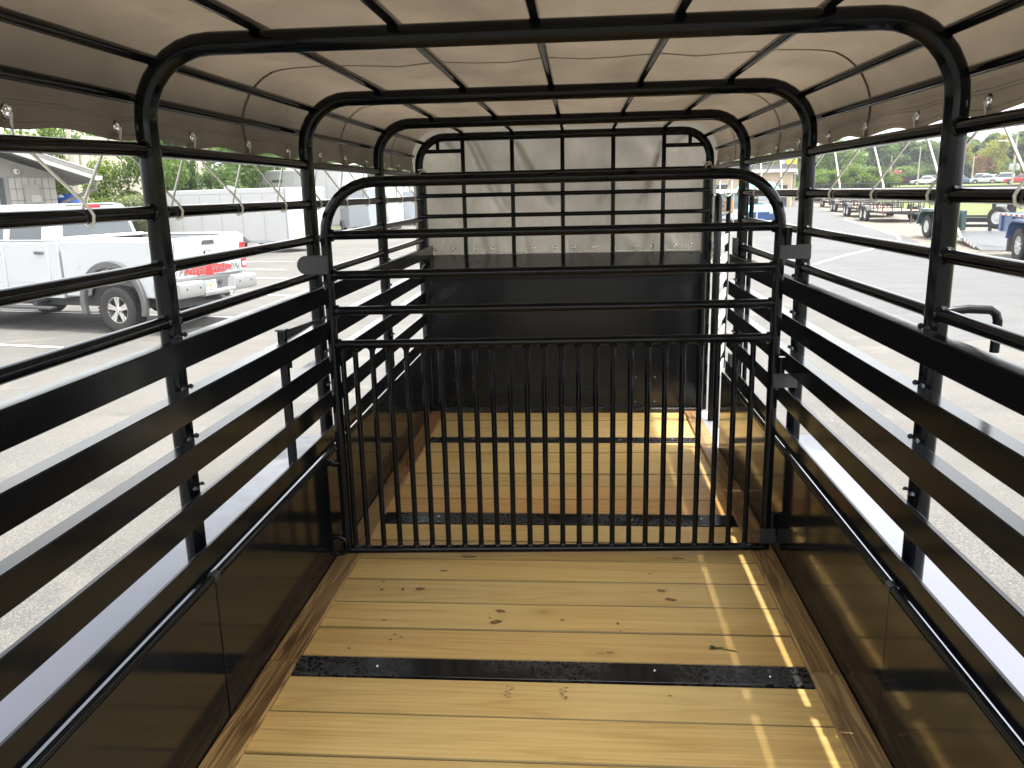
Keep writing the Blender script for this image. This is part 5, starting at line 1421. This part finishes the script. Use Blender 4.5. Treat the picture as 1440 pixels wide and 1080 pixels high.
b = MB(); b.hull8([q(-9, -ov, EZ + .12 + (9 + ov) * slope), q(ox, -ov, EZ + .02), q(ox, 9.5, EZ + .02), q(-9, 9.5, EZ + .12 + (9 + ov) * slope)],
                  [q(-9, -ov, EZ + .22 + (9 + ov) * slope), q(ox, -ov, EZ + .12), q(ox, 9.5, EZ + .12), q(-9, 9.5, EZ + .22 + (9 + ov) * slope)]); b.build('roof', M['roofing'], t, smooth=0)
b = MB(); b.hull8([q(-9, -ov + .06, EZ + .09 + (9 + ov) * slope), q(ox - .07, -ov + .06, EZ - .01), q(ox - .07, 9.4, EZ - .01), q(-9, 9.4, EZ + .09 + (9 + ov) * slope)],
                  [q(-9, -ov + .06, EZ + .115 + (9 + ov) * slope), q(ox - .07, -ov + .06, EZ + .015), q(ox - .07, 9.4, EZ + .015), q(-9, 9.4, EZ + .115 + (9 + ov) * slope)]); sf = b.build('soffit', M['soffit'], t, smooth=0)
for k in range(40):
    u = -6 + k * .18
    z = EZ + .085 + (ox - u) * ((.10 + (9 + ov) * slope) / (9 + ox)) - .10
    b = MB(); b.hull8([q(u, -ov + .08, z), q(u + .012, -ov + .08, z), q(u + .012, 0, z), q(u, 0, z)], [q(u, -ov + .08, z + .01), q(u + .012, -ov + .08, z + .01), q(u + .012, 0, z + .01), q(u, 0, z + .01)])
    if k % 1 == 0 and u < ox - .25: b.build('soffit_groove', M['dark'], sf, smooth=0)
for (o0, o1, z0, z1, mt) in ((-ov - .04, -ov + .005, -.09, .06, 'fascia'), (-ov - .075, -ov + .0, .062, .17, 'soffit'), (-ov - .085, -ov + .0, .172, .20, 'fascia')):
    b = MB(); b.hull8([q(-9, o0, EZ + .14 + z0 + (9 + ov) * slope), q(ox + .03, o0, EZ + .05 + z0), q(ox + .03, o1, EZ + .05 + z0), q(-9, o1, EZ + .14 + z0 + (9 + ov) * slope)],
                      [q(-9, o0, EZ + .14 + z1 + (9 + ov) * slope), q(ox + .03, o0, EZ + .05 + z1), q(ox + .03, o1, EZ + .05 + z1), q(-9, o1, EZ + .14 + z1 + (9 + ov) * slope)]); b.build('fascia_board', M[mt], t, smooth=0)
b = MB(); b.hull8([q(ox, -ov - .05, EZ - .04), q(ox + .15, -ov - .05, EZ - .02), q(ox + .15, 9.5, EZ - .02), q(ox, 9.5, EZ - .04)], [q(ox, -ov - .05, EZ + .10), q(ox + .17, -ov - .05, EZ + .10), q(ox + .17, 9.5, EZ + .10), q(ox, 9.5, EZ + .10)]); b.build('gutter', M['fascia'], t, smooth=0)
gw_ = ob(-1.27, -.001, -.012, .02, -.5, 2.52).build('tile_bed', M['grout'], t, smooth=0)
tl = None
for i in range(7):
    for j in range(8):
        u = -1.27 + (i + .5) * 1.27 / 7; z = 2.52 - (j + .5) * .345
        c = O + gx * u + gy * -.016
        if tl is None:
            q4 = [O + gx * (u + a) + gy * (-.016 + d) for a, d in ((-.083, -.012), (.083, -.012), (.083, .012), (-.083, .012))]
            b = MB(); b.hull8([(k.x, k.y, z - .163) for k in q4], [(k.x, k.y, z + .163) for k in q4]); tl = b.build('tile', M['tile'], gw_, origin=(c.x, c.y, z), smooth=0)
        else: twin(tl, gw_, (c.x, c.y, z))
# window with dark frame
wf = ob(-4.4, -1.40, -.03, .03, -.5, 2.52).build('window_frame', M['dark'], t, smooth=0)
ob(-4.3, -1.55, -.036, -.028, 2.02, 2.42).build('pane', M['glass'], wf, smooth=0)
ob(-4.3, -1.55, -.036, -.028, -.3, 1.92).build('pane', M['office_glass'], wf, smooth=0)
mb = ob(-.86, -.46, -.16, -.03, 1.72, 2.30).build('meter_box', M['wall_grey'], t, smooth=0)
ob(-.72, -.44, -.19, -.16, 1.76, 1.98).build('meter_cover', M['tile'], mb, smooth=0)
c = O + gx * -.70 + gy * -.06
b = MB(); b.tube([(c.x, c.y, 1.74), (c.x, c.y, 1.66), (c.x + .06, c.y + .02, 1.56)], .02, 8); b.build('cable_stub', M['dark'], mb)
c = O + gx * -1.0 + gy * -.08
b = MB(); b.lathe([(0, .10), (.05, .09), (.085, .05), (.095, 0)], (c.x, c.y, 2.70), -gy, 18); cm_ = b.build('security_camera', M['signwhite'], t)
c2 = c - gy * .09 + gx * .02; b = MB(); b.lathe([(0, .02), (.03, .015), (.035, 0)], (c2.x, c2.y, 2.69), -gy, 12); b.build('camera_lens', M['dark'], cm_)
c = O + gx * .10 + gy * .3
b = MB(); b.lathe([(0, .09), (.06, .08), (.12, .0)], (c.x, c.y, 1.90), (0, 0, 1), 14); b.cyl((c.x, c.y, 1.9), (c.x - .12 * gx.x, c.y - .12 * gx.y, 1.98), .03); b.build('wall_lamp', M['signwhite'], t)
b = MB(); b.tube([q(ox + .05, -.2, EZ - .03), q(ox + .03, -.1, EZ - .28), q(ox - .35, .1, 1.98), q(.12, .35, 1.72), q(.08, .4, 1.5), q(.08, .4, -.4)], .055, 8); b.build('downpipe', M['soffit'], t)
# barrel beside the office
c = at(89, 34)
t = thing('barrel', 'blue plastic barrel standing by the office corner behind the pickup', 'barrel', (c.x, c.y, -.5))
t.scale = (1.05, 1.05, 1.11)
b = MB(); b.lathe([(0, 0), (.42, 0), (.45, .06), (.45, .7), (.47, .74), (.45, .78), (.45, 1.5), (.47, 1.54), (.45, 1.58), (.45, 2.2), (.41, 2.28), (.36, 2.26), (0, 2.26)], (c.x, c.y, -.5), (0, 0, 1), 28); b.build('drum', M['barrel'], t)
b = MB(); b.lathe([(0, .03), (.05, .03), (.05, 0)], (c.x + .2, c.y - .1, 1.76), (0, 0, 1), 12); b.build('bung', M['dark'], t)
# beige warehouse far left
t = thing('warehouse', 'large beige metal warehouse wall rising behind the trees on the left', 'warehouse', (-45, 70, -.5))
w0, w1 = at(-60, 76), at(300, 92)
dv = (w1 - w0); Lw = dv.length; dv.normalize(); nv = Vector((-dv.y, dv.x, 0))
def wb_(s0, s1, v0, v1, z0, z1, z1b=None):
    a = [w0 + dv * s0 + nv * v0, w0 + dv * s1 + nv * v0, w0 + dv * s1 + nv * v1, w0 + dv * s0 + nv * v1]
    zb = z1 if z1b is None else z1b
    b = MB(); b.hull8([(k.x, k.y, z0) for k in a], [(a[0].x, a[0].y, z1), (a[1].x, a[1].y, zb), (a[2].x, a[2].y, zb), (a[3].x, a[3].y, z1)]); return b
wb_(0, Lw, 0, 14, -.5, 7.0, 7.0).build('wall', M['beige'], t, smooth=0)
wb_(-.3, Lw + .3, -.3, 14.3, 7.0, 7.25).build('roof_edge', M['beige'], t, smooth=0)
rb = None
nr = int(Lw / .8)
for k in range(nr):
    s_ = (k + .5) * Lw / nr
    c = w0 + dv * s_
    if rb is None: rb = wb_(s_ - .05, s_ + .05, -.06, .02, -.5, 6.98).build('cladding_rib', M['beige'], t, origin=(c.x, c.y, 3), smooth=0)
    else: twin(rb, t, (c.x, c.y, 3))
# low dark shed roof behind the pickup
c = at(172, 46)
t = thing('shed', 'low open shed with a flat dark grey roof beyond the pickup cab', 'shed', (c.x, c.y, -.5))
def sh(u0, u1, v0, v1, z0, z1):
    ux, uy = Vector((.93, .37, 0)), Vector((-.37, .93, 0)); cc_ = Vector((c.x, c.y, 0))
    a = [cc_ + ux * u0 + uy * v0, cc_ + ux * u1 + uy * v0, cc_ + ux * u1 + uy * v1, cc_ + ux * u0 + uy * v1]
    b = MB(); b.hull8([(k.x, k.y, z0) for k in a], [(k.x, k.y, z1) for k in a]); return b
sh(-2.4, 3.2, 0, 4, 1.62, 1.72).build('roof', M['roofing'], t, smooth=0)
sh(-2.45, 3.25, -.05, .02, 1.45, 1.66).build('roof_edge', M['mid'], t, smooth=0)
sh(-2.2, 3.0, 1.5, 1.6, -.5, 1.62).build('back_wall', M['dark'], t, smooth=0)
for u in (-2.2, 0, 2.9): sh(u, u + .12, .05, .17, -.5, 1.62).build('post', M['mid'], t, smooth=0)

# ------------------------------------------------------------------ poles, cars, trees
def pole(px, d, z0, top, lab, arm=0, boxes=0, r=.15):
    c = at(px, d)
    t = thing('utility_pole', lab, 'pole', (c.x, c.y, z0), 'poles')
    del t['group']
    b = MB(); b.tube([(c.x, c.y, z0), (c.x + .02, c.y, (z0 + top) / 2), (c.x + .05, c.y, top)], [r, r * .85, r * .62], 10); b.build('pole_shaft', M['pole'], t)
    if arm:
        b = MB(); b.tube([(c.x, c.y, top - 3), (c.x - arm * .5, c.y, top - 2.5), (c.x - arm, c.y, top - 2.4)], .06, 6); b.build('lamp_arm', M['galv'], t)
        b = MB(); b.span((c.x - arm - .7, c.y - .15, top - 2.5), (c.x - arm, c.y + .15, top - 2.32)); b.build('lamp_head', M['galv'], t, bevel=.04)
    for k in range(boxes):
        b = MB(); b.lathe([(0, 0), (.3, 0), (.32, .1), (.32, 1.0), (0, 1.05)], (c.x + (-.5, .5)[k % 2], c.y - .2, z0 + 2.4), (0, 0, 1), 12); b.build('transformer', M['galv'], t)
pole(103, 46, -.5, 7.5, 'pale weathered pole standing just behind the office eave')
pole(116, 52, -.5, 6.3, 'thin grey pole beside the office eave, right of the paler one', r=.12)
zs = lambda d: rise(d)
pole(1424, 165, rise(165), 10.6, 'tall pole with a street lamp arm and pole-top boxes by the parked cars', arm=2.2, boxes=2, r=.2)
pole(1291, 185, rise(185), 8.6, 'slender grey pole right of the red lorry', r=.14)
pole(1367, 190, rise(190), 6.6, 'short pale pole by the reddish tree', r=.14)
pole(1252, 190, rise(190), 7.2, 'slender pole left of the red lorry across the lawn', r=.13)
pole(1136, 120, -.2, 4.6, 'thin pale pole among the bright bushes', r=.1)
def car(px, d, ang, mt, lab, suv=False):
    c = at(px, d); z = rise(d)
    t = thing('parked_car', lab, 'car', group='cars parked beyond the lawn')
    h = 1.75 if suv else 1.5
    b = MB(); b.prism(arch(-2.3, 2.3, .28, .82, 1.4, .34, .40)[:-2] + [(2.28, .72), (1.0, .92), (-2.2, .95)], 'y', -.88, .88); b.build('body', M[mt], t, bevel=.06, seg=3)
    b = MB(); b.hull8([(-2.0 if suv else -1.6, -.82, .92), (1.05, -.82, .88), (1.05, .82, .88), (-2.0 if suv else -1.6, .82, .92)], [(-1.75 if suv else -1.0, -.62, h), (.15, -.62, h), (.15, .62, h), (-1.75 if suv else -1.0, .62, h)]); cb = b.build('cabin', M[mt], t, bevel=.08, seg=3)
    b = MB(); b.hull8([(-1.75 if suv else -1.35, -.835, .98), (.85, -.835, .96), (.85, .835, .96), (-1.75 if suv else -1.35, .835, .98)], [(-1.6 if suv else -.95, -.665, h - .1), (.15, -.665, h - .1), (.15, .665, h - .1), (-1.6 if suv else -.95, .665, h - .1)]); b.build('side_windows', M['glass'], cb)
    b = MB(); b.hull8([(.35, -.70, 1.35), (1.08, -.76, .94), (1.08, .76, .94), (.35, .70, 1.35)], [(.33, -.66, h - .08), (.37, -.66, h - .1), (.37, .66, h - .1), (.33, .66, h - .08)]); b.build('windscreen', M['glass'], cb)
    for x in (-1.4, 1.4):
        for sy in (-1, 1): wheel(t, (x, sy * .80, .33), .33, .22, sy, 'alloy', 5, tread=False)
    t.location = (c.x, c.y, z); t.rotation_euler = (0, 0, math.radians(ang)); t.scale = (1.15, 1.15, 1.15)
car(1353, 192, -20, 'navy', 'dark blue parked car at the left end of the line beyond the lawn')
car(1374, 196, 165, 'white', 'white parked car between the dark blue one and the white vans', True)
car(1386, 190, 150, 'galv', 'silver parked car in the middle of the line beyond the lawn')
car(1396, 194, 175, 'white', 'white low parked car second from the red car beyond the lawn')
car(1408, 190, 165, 'white', 'white tall parked car next to the lamp pole beyond the lawn', True)
car(1436, 172, 160, 'red', 'red parked car right of the lamp pole at the edge of the lawn')
car(1300, 196, 170, 'galv', 'silver parked car just right of the slender pole by the red lorry')
car(1312, 200, 10, 'dkgreen', 'dark green parked car near the hoop post beyond the lawn', True)
# red lorry cab
c = at(1268, 205); z = rise(205)
t = thing('lorry', 'red box lorry across the lawn in front of the tree line', 'lorry', (c.x, c.y, z))
b = MB(); b.span((c.x - 2.1, c.y - 1.2, z + .9), (c.x + 1.6, c.y + 1.2, z + 3.1)); b.build('box_body', M['red'], t, bevel=.1)
b = MB(); b.span((c.x + 1.65, c.y - 1.1, z + .6), (c.x + 3.2, c.y + 1.1, z + 2.2)); cb = b.build('cab', M['white'], t, bevel=.25, seg=3)
b = MB(); b.span((c.x + 2.0, c.y - 1.13, z + 1.4), (c.x + 2.9, c.y + 1.13, z + 2.0)); b.build('cab_window', M['glass'], cb, bevel=.1)
for dx in (-1.3, 2.4):
    for sy in (-1, 1): wheel(t, (c.x + dx, c.y + sy * 1.0, z + .48), .48, .3, sy, 'alloy', 8, tread=False)

# crowns made of many leaf faces, shared between alike trees
def crown_mesh(name, kind_, n, leaf, seed, mat):
    rr = random.Random(seed); b = MB(); vs = []; fs = []
    clumps = []
    if kind_ == 'broad':
        for k in range(15):
            a = rr.uniform(0, 2 * PI); h = rr.uniform(.22, .95); w = (.42 * math.sin(PI * (h - .05)) ** .7) * rr.uniform(.35, 1.0)
            clumps.append((w * math.cos(a), w * math.sin(a), h, rr.uniform(.11, .21)))
        clumps += [(0, 0, .6, .26), (0, 0, .86, .16)]
    elif kind_ == 'pine':
        for k in range(20):
            a = rr.uniform(0, 2 * PI); h = rr.uniform(.42, 1.0); w = .30 * (1.12 - h) ** .6 * rr.uniform(.3, 1.05)
            clumps.append((w * math.cos(a), w * math.sin(a), h, rr.uniform(.06, .125)))
    elif kind_ == 'bush':
        for k in range(14):
            a = rr.uniform(0, 2 * PI); h = rr.uniform(.12, .75); w = .46 * math.sqrt(max(0, 1 - h * h)) * rr.uniform(.2, 1)
            clumps.append((w * math.cos(a), w * math.sin(a), h, rr.uniform(.14, .24)))
    else:                                   # bamboo: tall plumes
        for k in range(26):
            a = rr.uniform(0, 2 * PI); h = rr.uniform(.06, .98); w = .34 * rr.uniform(.1, 1) * (.6 + .6 * h)
            clumps.append((w * math.cos(a), w * math.sin(a), h, rr.uniform(.08, .16)))
    tot = sum(c[3] ** 2 for c in clumps)
    for (cx_, cy_, cz_, cr) in clumps:
        for k in range(max(6, int(n * cr * cr / tot))):
            while True:
                d = Vector((rr.uniform(-1, 1), rr.uniform(-1, 1), rr.uniform(-1, 1)))
                if .05 < d.length < 1: break
            d = d.normalized() * (rr.random() ** .38) * cr * rr.uniform(.85, 1.15)
            c = Vector((cx_, cy_, cz_)) + Vector((d.x, d.y, d.z * .72))
            nrm = Vector((rr.gauss(0, .8), rr.gauss(0, .8), rr.gauss(1.1, .8))).normalized()
            u = nrm.orthogonal().normalized(); u = (Matrix.Rotation(rr.uniform(0, 2 * PI), 3, nrm) @ u); w_ = nrm.cross(u)
            s_ = leaf * rr.uniform(.6, 1.35)
            i0 = len(vs)
            vs += [c - u * s_, c + w_ * s_ * .45, c + u * s_, c - w_ * s_ * .45]
            fs.append((i0, i0 + 1, i0 + 2, i0 + 3))
    me = bpy.data.meshes.new(name)
    me.from_pydata(vs, [], fs)
    me.materials.append(M[mat])
    return me
def trunk_mesh(name, top, limbs, seed):
    rr = random.Random(seed); b = MB()
    b.tube([(0, 0, -.02), (.01, 0, top * .4), (-.01, .01, top * .75), (.0, .0, top)], [.026, .020, .014, .004], 7)
    for k in range(limbs):
        h = top * rr.uniform(.45, .9); a = rr.uniform(0, 2 * PI); L = rr.uniform(.12, .26)
        b.tube([(0, 0, h), (L * .5 * math.cos(a), L * .5 * math.sin(a), h + .06), (L * math.cos(a), L * math.sin(a), h + .14)], [.010, .007, .002], 5)
    me = bpy.data.meshes.new(name); me.from_pydata(b.v, [], b.f); me.materials.append(M['bark']); me.shade_smooth()
    return me
CR = {}
def crown(kind_, mat, var, n, leaf):
    k = (kind_, mat, var)
    if k not in CR: CR[k] = crown_mesh('crown', kind_, n, leaf, hash((kind_, var)) % 1000 if False else {'broad': 1, 'pine': 2, 'bush': 3, 'bamboo': 4}[kind_] * 31 + var, mat)
    return CR[k]
TR = {'broad': trunk_mesh('trunk', .8, 7, 1), 'pine': trunk_mesh('trunk', .98, 8, 2), 'bush': trunk_mesh('trunk', .5, 8, 3), 'bamboo': trunk_mesh('trunk', .95, 9, 4)}
NM = {'broad': ('broadleaf_tree', 'tree'), 'pine': ('pine_tree', 'tree'), 'bush': ('bush', 'bush'), 'bamboo': ('bamboo_clump', 'bamboo')}
def tree(kind_, mat, px, d, z, h, w, lab, group, n=2600, leaf=.030, var=None):
    c = at(px, d)
    var = R.randrange(3) if var is None else var
    nm, cat = NM[kind_]
    t = thing(nm, lab, cat, group=group)
    a = bpy.data.objects.new('crown', crown(kind_, mat, var, n, leaf)); COL.objects.link(a); a.parent = t
    k = bpy.data.objects.new('trunk', TR[kind_]); COL.objects.link(k); k.parent = t
    t.location = (c.x, c.y, z); t.scale = (w, w, h); t.rotation_euler = (0, 0, R.uniform(0, 2 * PI))
    return t
# left side, nearer and sharper
tree('bamboo', 'leaf_green', 214, 44, -.5, 8.2, 5.0, 'tall dense bamboo clump right of the beige wall, behind the first hoop post', 'greenery behind the parked trailers', 9000, .020, 0)
tree('bamboo', 'leaf_dark', 246, 47, -.5, 7.6, 4.6, 'tall dark bamboo clump just right of the first hoop post', 'greenery behind the parked trailers', 9000, .020, 1)
tree('broad', 'leaf_lime', 148, 44, -.5, 4.0, 3.6, 'light green young tree beside the thin grey pole', 'greenery behind the parked trailers', 7000, .024, 0)
tree('bush', 'leaf_pale', 178, 42, -.5, 2.9, 3.4, 'dusty pale bush in front of the beige warehouse wall', 'greenery behind the parked trailers', 6000, .026, 1)
tree('bush', 'leaf_lime', 125, 46, -.5, 2.7, 3.0, 'bright yellow-green bush under the office eave', 'greenery behind the parked trailers', 6000, .026, 0)
tree('broad', 'leaf_lime', 66, 50, -.5, 6.2, 5.0, 'yellow-green tree showing over the office roof', 'greenery behind the parked trailers', 6000, .026, 2)
tree('broad', 'leaf_green', 142, 98, -.5, 11.2, 7.0, 'round-topped tree rising above the warehouse roof', 'greenery behind the parked trailers', 5000, .026, 1)
tree('bush', 'leaf_dark', 285, 52, -.5, 4.7, 5.2, 'dark rounded bush above the long cargo trailer', 'greenery behind the parked trailers', 7000, .024, 0)
tree('bush', 'leaf_dark', 315, 54, -.5, 4.4, 4.8, 'dark brownish bush left of the taller light tree', 'greenery behind the parked trailers', 7000, .024, 2)
tree('broad', 'leaf_green', 342, 57, -.5, 6.8, 5.6, 'light leafy tree above the roof vent of the long cargo trailer', 'greenery behind the parked trailers', 8000, .022, 0)
tree('broad', 'leaf_lime', 372, 60, -.5, 6.2, 6.0, 'bright tree left of the second hoop post', 'greenery behind the parked trailers', 8000, .022, 1)
tree('broad', 'leaf_green', 398, 64, -.5, 7.0, 6.0, 'green tree behind the second hoop post', 'greenery behind the parked trailers', 7000, .024, 2)
tree('broad', 'leaf_green', 322, 72, -.5, 8.0, 7.0, 'taller tree standing behind the two dark bushes', 'greenery behind the parked trailers', 6000, .024, 1)
for i, (px, d, h, w, mt, lab) in enumerate(((432, 84, 7.2, 7, 'leaf_green', 'green tree over the roof rack of the tall white trailer'), (462, 86, 7.0, 7, 'leaf_lime', 'yellow-green tree over the tall white trailer, right of its roof rack'),
        (492, 92, 7.2, 7.5, 'leaf_green', 'mid green tree above the grey cargo trailer with the pointed nose'), (522, 96, 7.4, 7.5, 'leaf_dark', 'dark tree above the white nose-on cargo trailer'), (555, 100, 7.4, 8, 'leaf_green', 'green tree above the farthest cargo trailer by the front hoop'), (588, 104, 7.2, 8, 'leaf_dark', 'dark tree half hidden by the front hoop post'))):
    tree('broad', mt, px, d, -.5, h, w, lab, 'greenery behind the parked trailers', 5000, .026, i % 3)
tree('broad', 'leaf_green', 1008, 124, -.5, 9.0, 9, 'green tree behind the tan building, seen past the nose of the trailer', 'trees beyond the lawn', 2600, .034, 1)
# right: bright bushes behind the utility trailers, then pines
for i, (px, d, h, w, mt, lab) in enumerate(((1146, 128, 4.3, 5.5, 'leaf_lime', 'bright green bush left of all the bushes behind the utility trailers'), (1166, 126, 4.0, 5.5, 'leaf_green', 'mid green bush second from the left behind the utility trailers'),
        (1184, 124, 4.6, 6, 'leaf_lime', 'bright bush in the middle of those behind the utility trailers'), (1204, 122, 5.0, 6, 'leaf_lime', 'tallest bright bush behind the utility trailers'), (1226, 124, 4.4, 6, 'leaf_green', 'rounded green bush second from the right behind the utility trailers'), (1243, 126, 4.1, 4.5, 'leaf_lime', 'bright bush at the right end, nearest the red lorry'))):
    tree('bush', mt, px, d, rise(d) - .1, h, w, lab, 'bright bushes behind the utility trailers', 4200, .034, i % 3)
tree('broad', 'leaf_green', 1158, 150, .2, 9.0, 8, 'leafy tree left of the gap in the skyline on the lawn side', 'trees beyond the lawn', 4200, .028, 0)
tree('broad', 'leaf_green', 1174, 152, .2, 9.6, 8.5, 'broad leafy tree right beside the gap in the skyline', 'trees beyond the lawn', 4200, .028, 1)
tree('broad', 'leaf_dark', 1128, 146, .2, 8.6, 8.5, 'darker tree behind the sign at the left end of the trees', 'trees beyond the lawn', 4200, .028, 2)
tree('broad', 'leaf_dark', 1100, 140, -.4, 8.8, 9, 'dark tree filling the space behind the pylon sign', 'trees beyond the lawn', 4200, .028, 0)
tree('broad', 'leaf_green', 1072, 138, -.4, 8.2, 9, 'green tree above the tan building roof', 'trees beyond the lawn', 4200, .028, 1)
tree('broad', 'leaf_red', 1379, 198, rise(198), 5.6, 5.2, 'small tree with reddish foliage in front of the pines', 'trees beyond the lawn', 3000, .032, 2)
tree('broad', 'leaf_red', 1259, 215, rise(215), 7.0, 4.5, 'brownish red tree above the red lorry', 'trees beyond the lawn', 3000, .032, 0)
tree('broad', 'leaf_yellow', 1400, 200, rise(200), 9.5, 6.8, 'yellowing tree in front of the pines', 'trees beyond the lawn', 3000, .032, 1)
tree('broad', 'leaf_yellow', 1352, 206, rise(206), 9.2, 5.4, 'pale yellow-green tree left of the reddish one', 'trees beyond the lawn', 3000, .032, 2)
pp = random.Random(5)
MARKS = [(1222, 'left of the red lorry'), (1248, 'just left of the red lorry'), (1278, 'behind the red lorry'), (1296, 'behind the slender pole'), (1318, 'right of the slender pole'), (1346, 'behind the hoop post'),
         (1366, 'left of the reddish tree'), (1388, 'behind the reddish tree'), (1410, 'behind the yellowing tree'), (1428, 'behind the lamp pole'), (2000, 'right of the lamp pole')]
def mark(x): return next(t for m_, t in MARKS if x < m_)
TONE = {'leaf_pine': 'grey-green', 'leaf_dark': 'dark green', 'leaf_green': 'fresh green'}
px = 1196.0
while px < 1462:
    for row in range(2):
        d = 215 + 16 * row + pp.uniform(-5, 5)
        h = pp.uniform(8.6, 11.6) if px > 1210 else pp.uniform(6.5, 8)
        x = px + row * 6 + pp.uniform(-3, 3)
        kd = 'pine' if pp.random() < .62 else 'broad'
        mt = ('leaf_pine', 'leaf_dark', 'leaf_green')[pp.randrange(3)]
        used = [o.get('label') for o in bpy.data.objects]
        size = 'tall' if h > 10.3 else ('short' if h < 9.2 else 'middling')
        for mt_ in (mt, 'leaf_pine', 'leaf_dark', 'leaf_green'):
            lab = '%s %s %s %s in the %s row of woods' % (size, TONE[mt_], 'pine' if kd == 'pine' else 'leafy tree', mark(x), ('front', 'back')[row])
            if lab not in used: mt = mt_; break
        tree(kd, mt, x, d, rise(d) - .3, h * (1 if kd == 'pine' else .86), pp.uniform(11, 15) if kd == 'pine' else pp.uniform(9.5, 12),
             '%s %s %s %s in the %s row of woods' % (size, TONE[mt], 'pine' if kd == 'pine' else 'leafy tree', mark(x), ('front', 'back')[row]), 'trees of the dense wood beyond the lawn', 3000, .032)
    px += 11.5
for i in range(23):
    x = 1190 + i * 11.8; d = 208 + pp.uniform(-4, 6); mt = ('leaf_dark', 'leaf_green', 'leaf_pine')[i % 3]
    tree('bush', mt, x, d, rise(d) - .1, pp.uniform(3.5, 6.0), pp.uniform(8, 11), '%s understorey bush %s at the foot of the wood' % (TONE[mt], mark(x)), 'understorey along the wood edge', 2200, .040, i % 3)

# ------------------------------------------------------------------ humid summer air
b = MB(); b.span((-660, -660, -1.6), (660, 660, 19.0))
hz = NT('humid_air')
hz.t.nodes.remove(hz.b)
pv = hz.n('ShaderNodeVolumePrincipled')
pv.inputs['Color'].default_value = (0.93, 0.96, 1.0, 1)
pv.inputs['Density'].default_value = 0.0004
pv.inputs['Anisotropy'].default_value = 0.1
hz.l(pv.outputs[0], hz.out.inputs['Volume'])
kind(b.build('haze', hz.m, smooth=0), 'stuff')
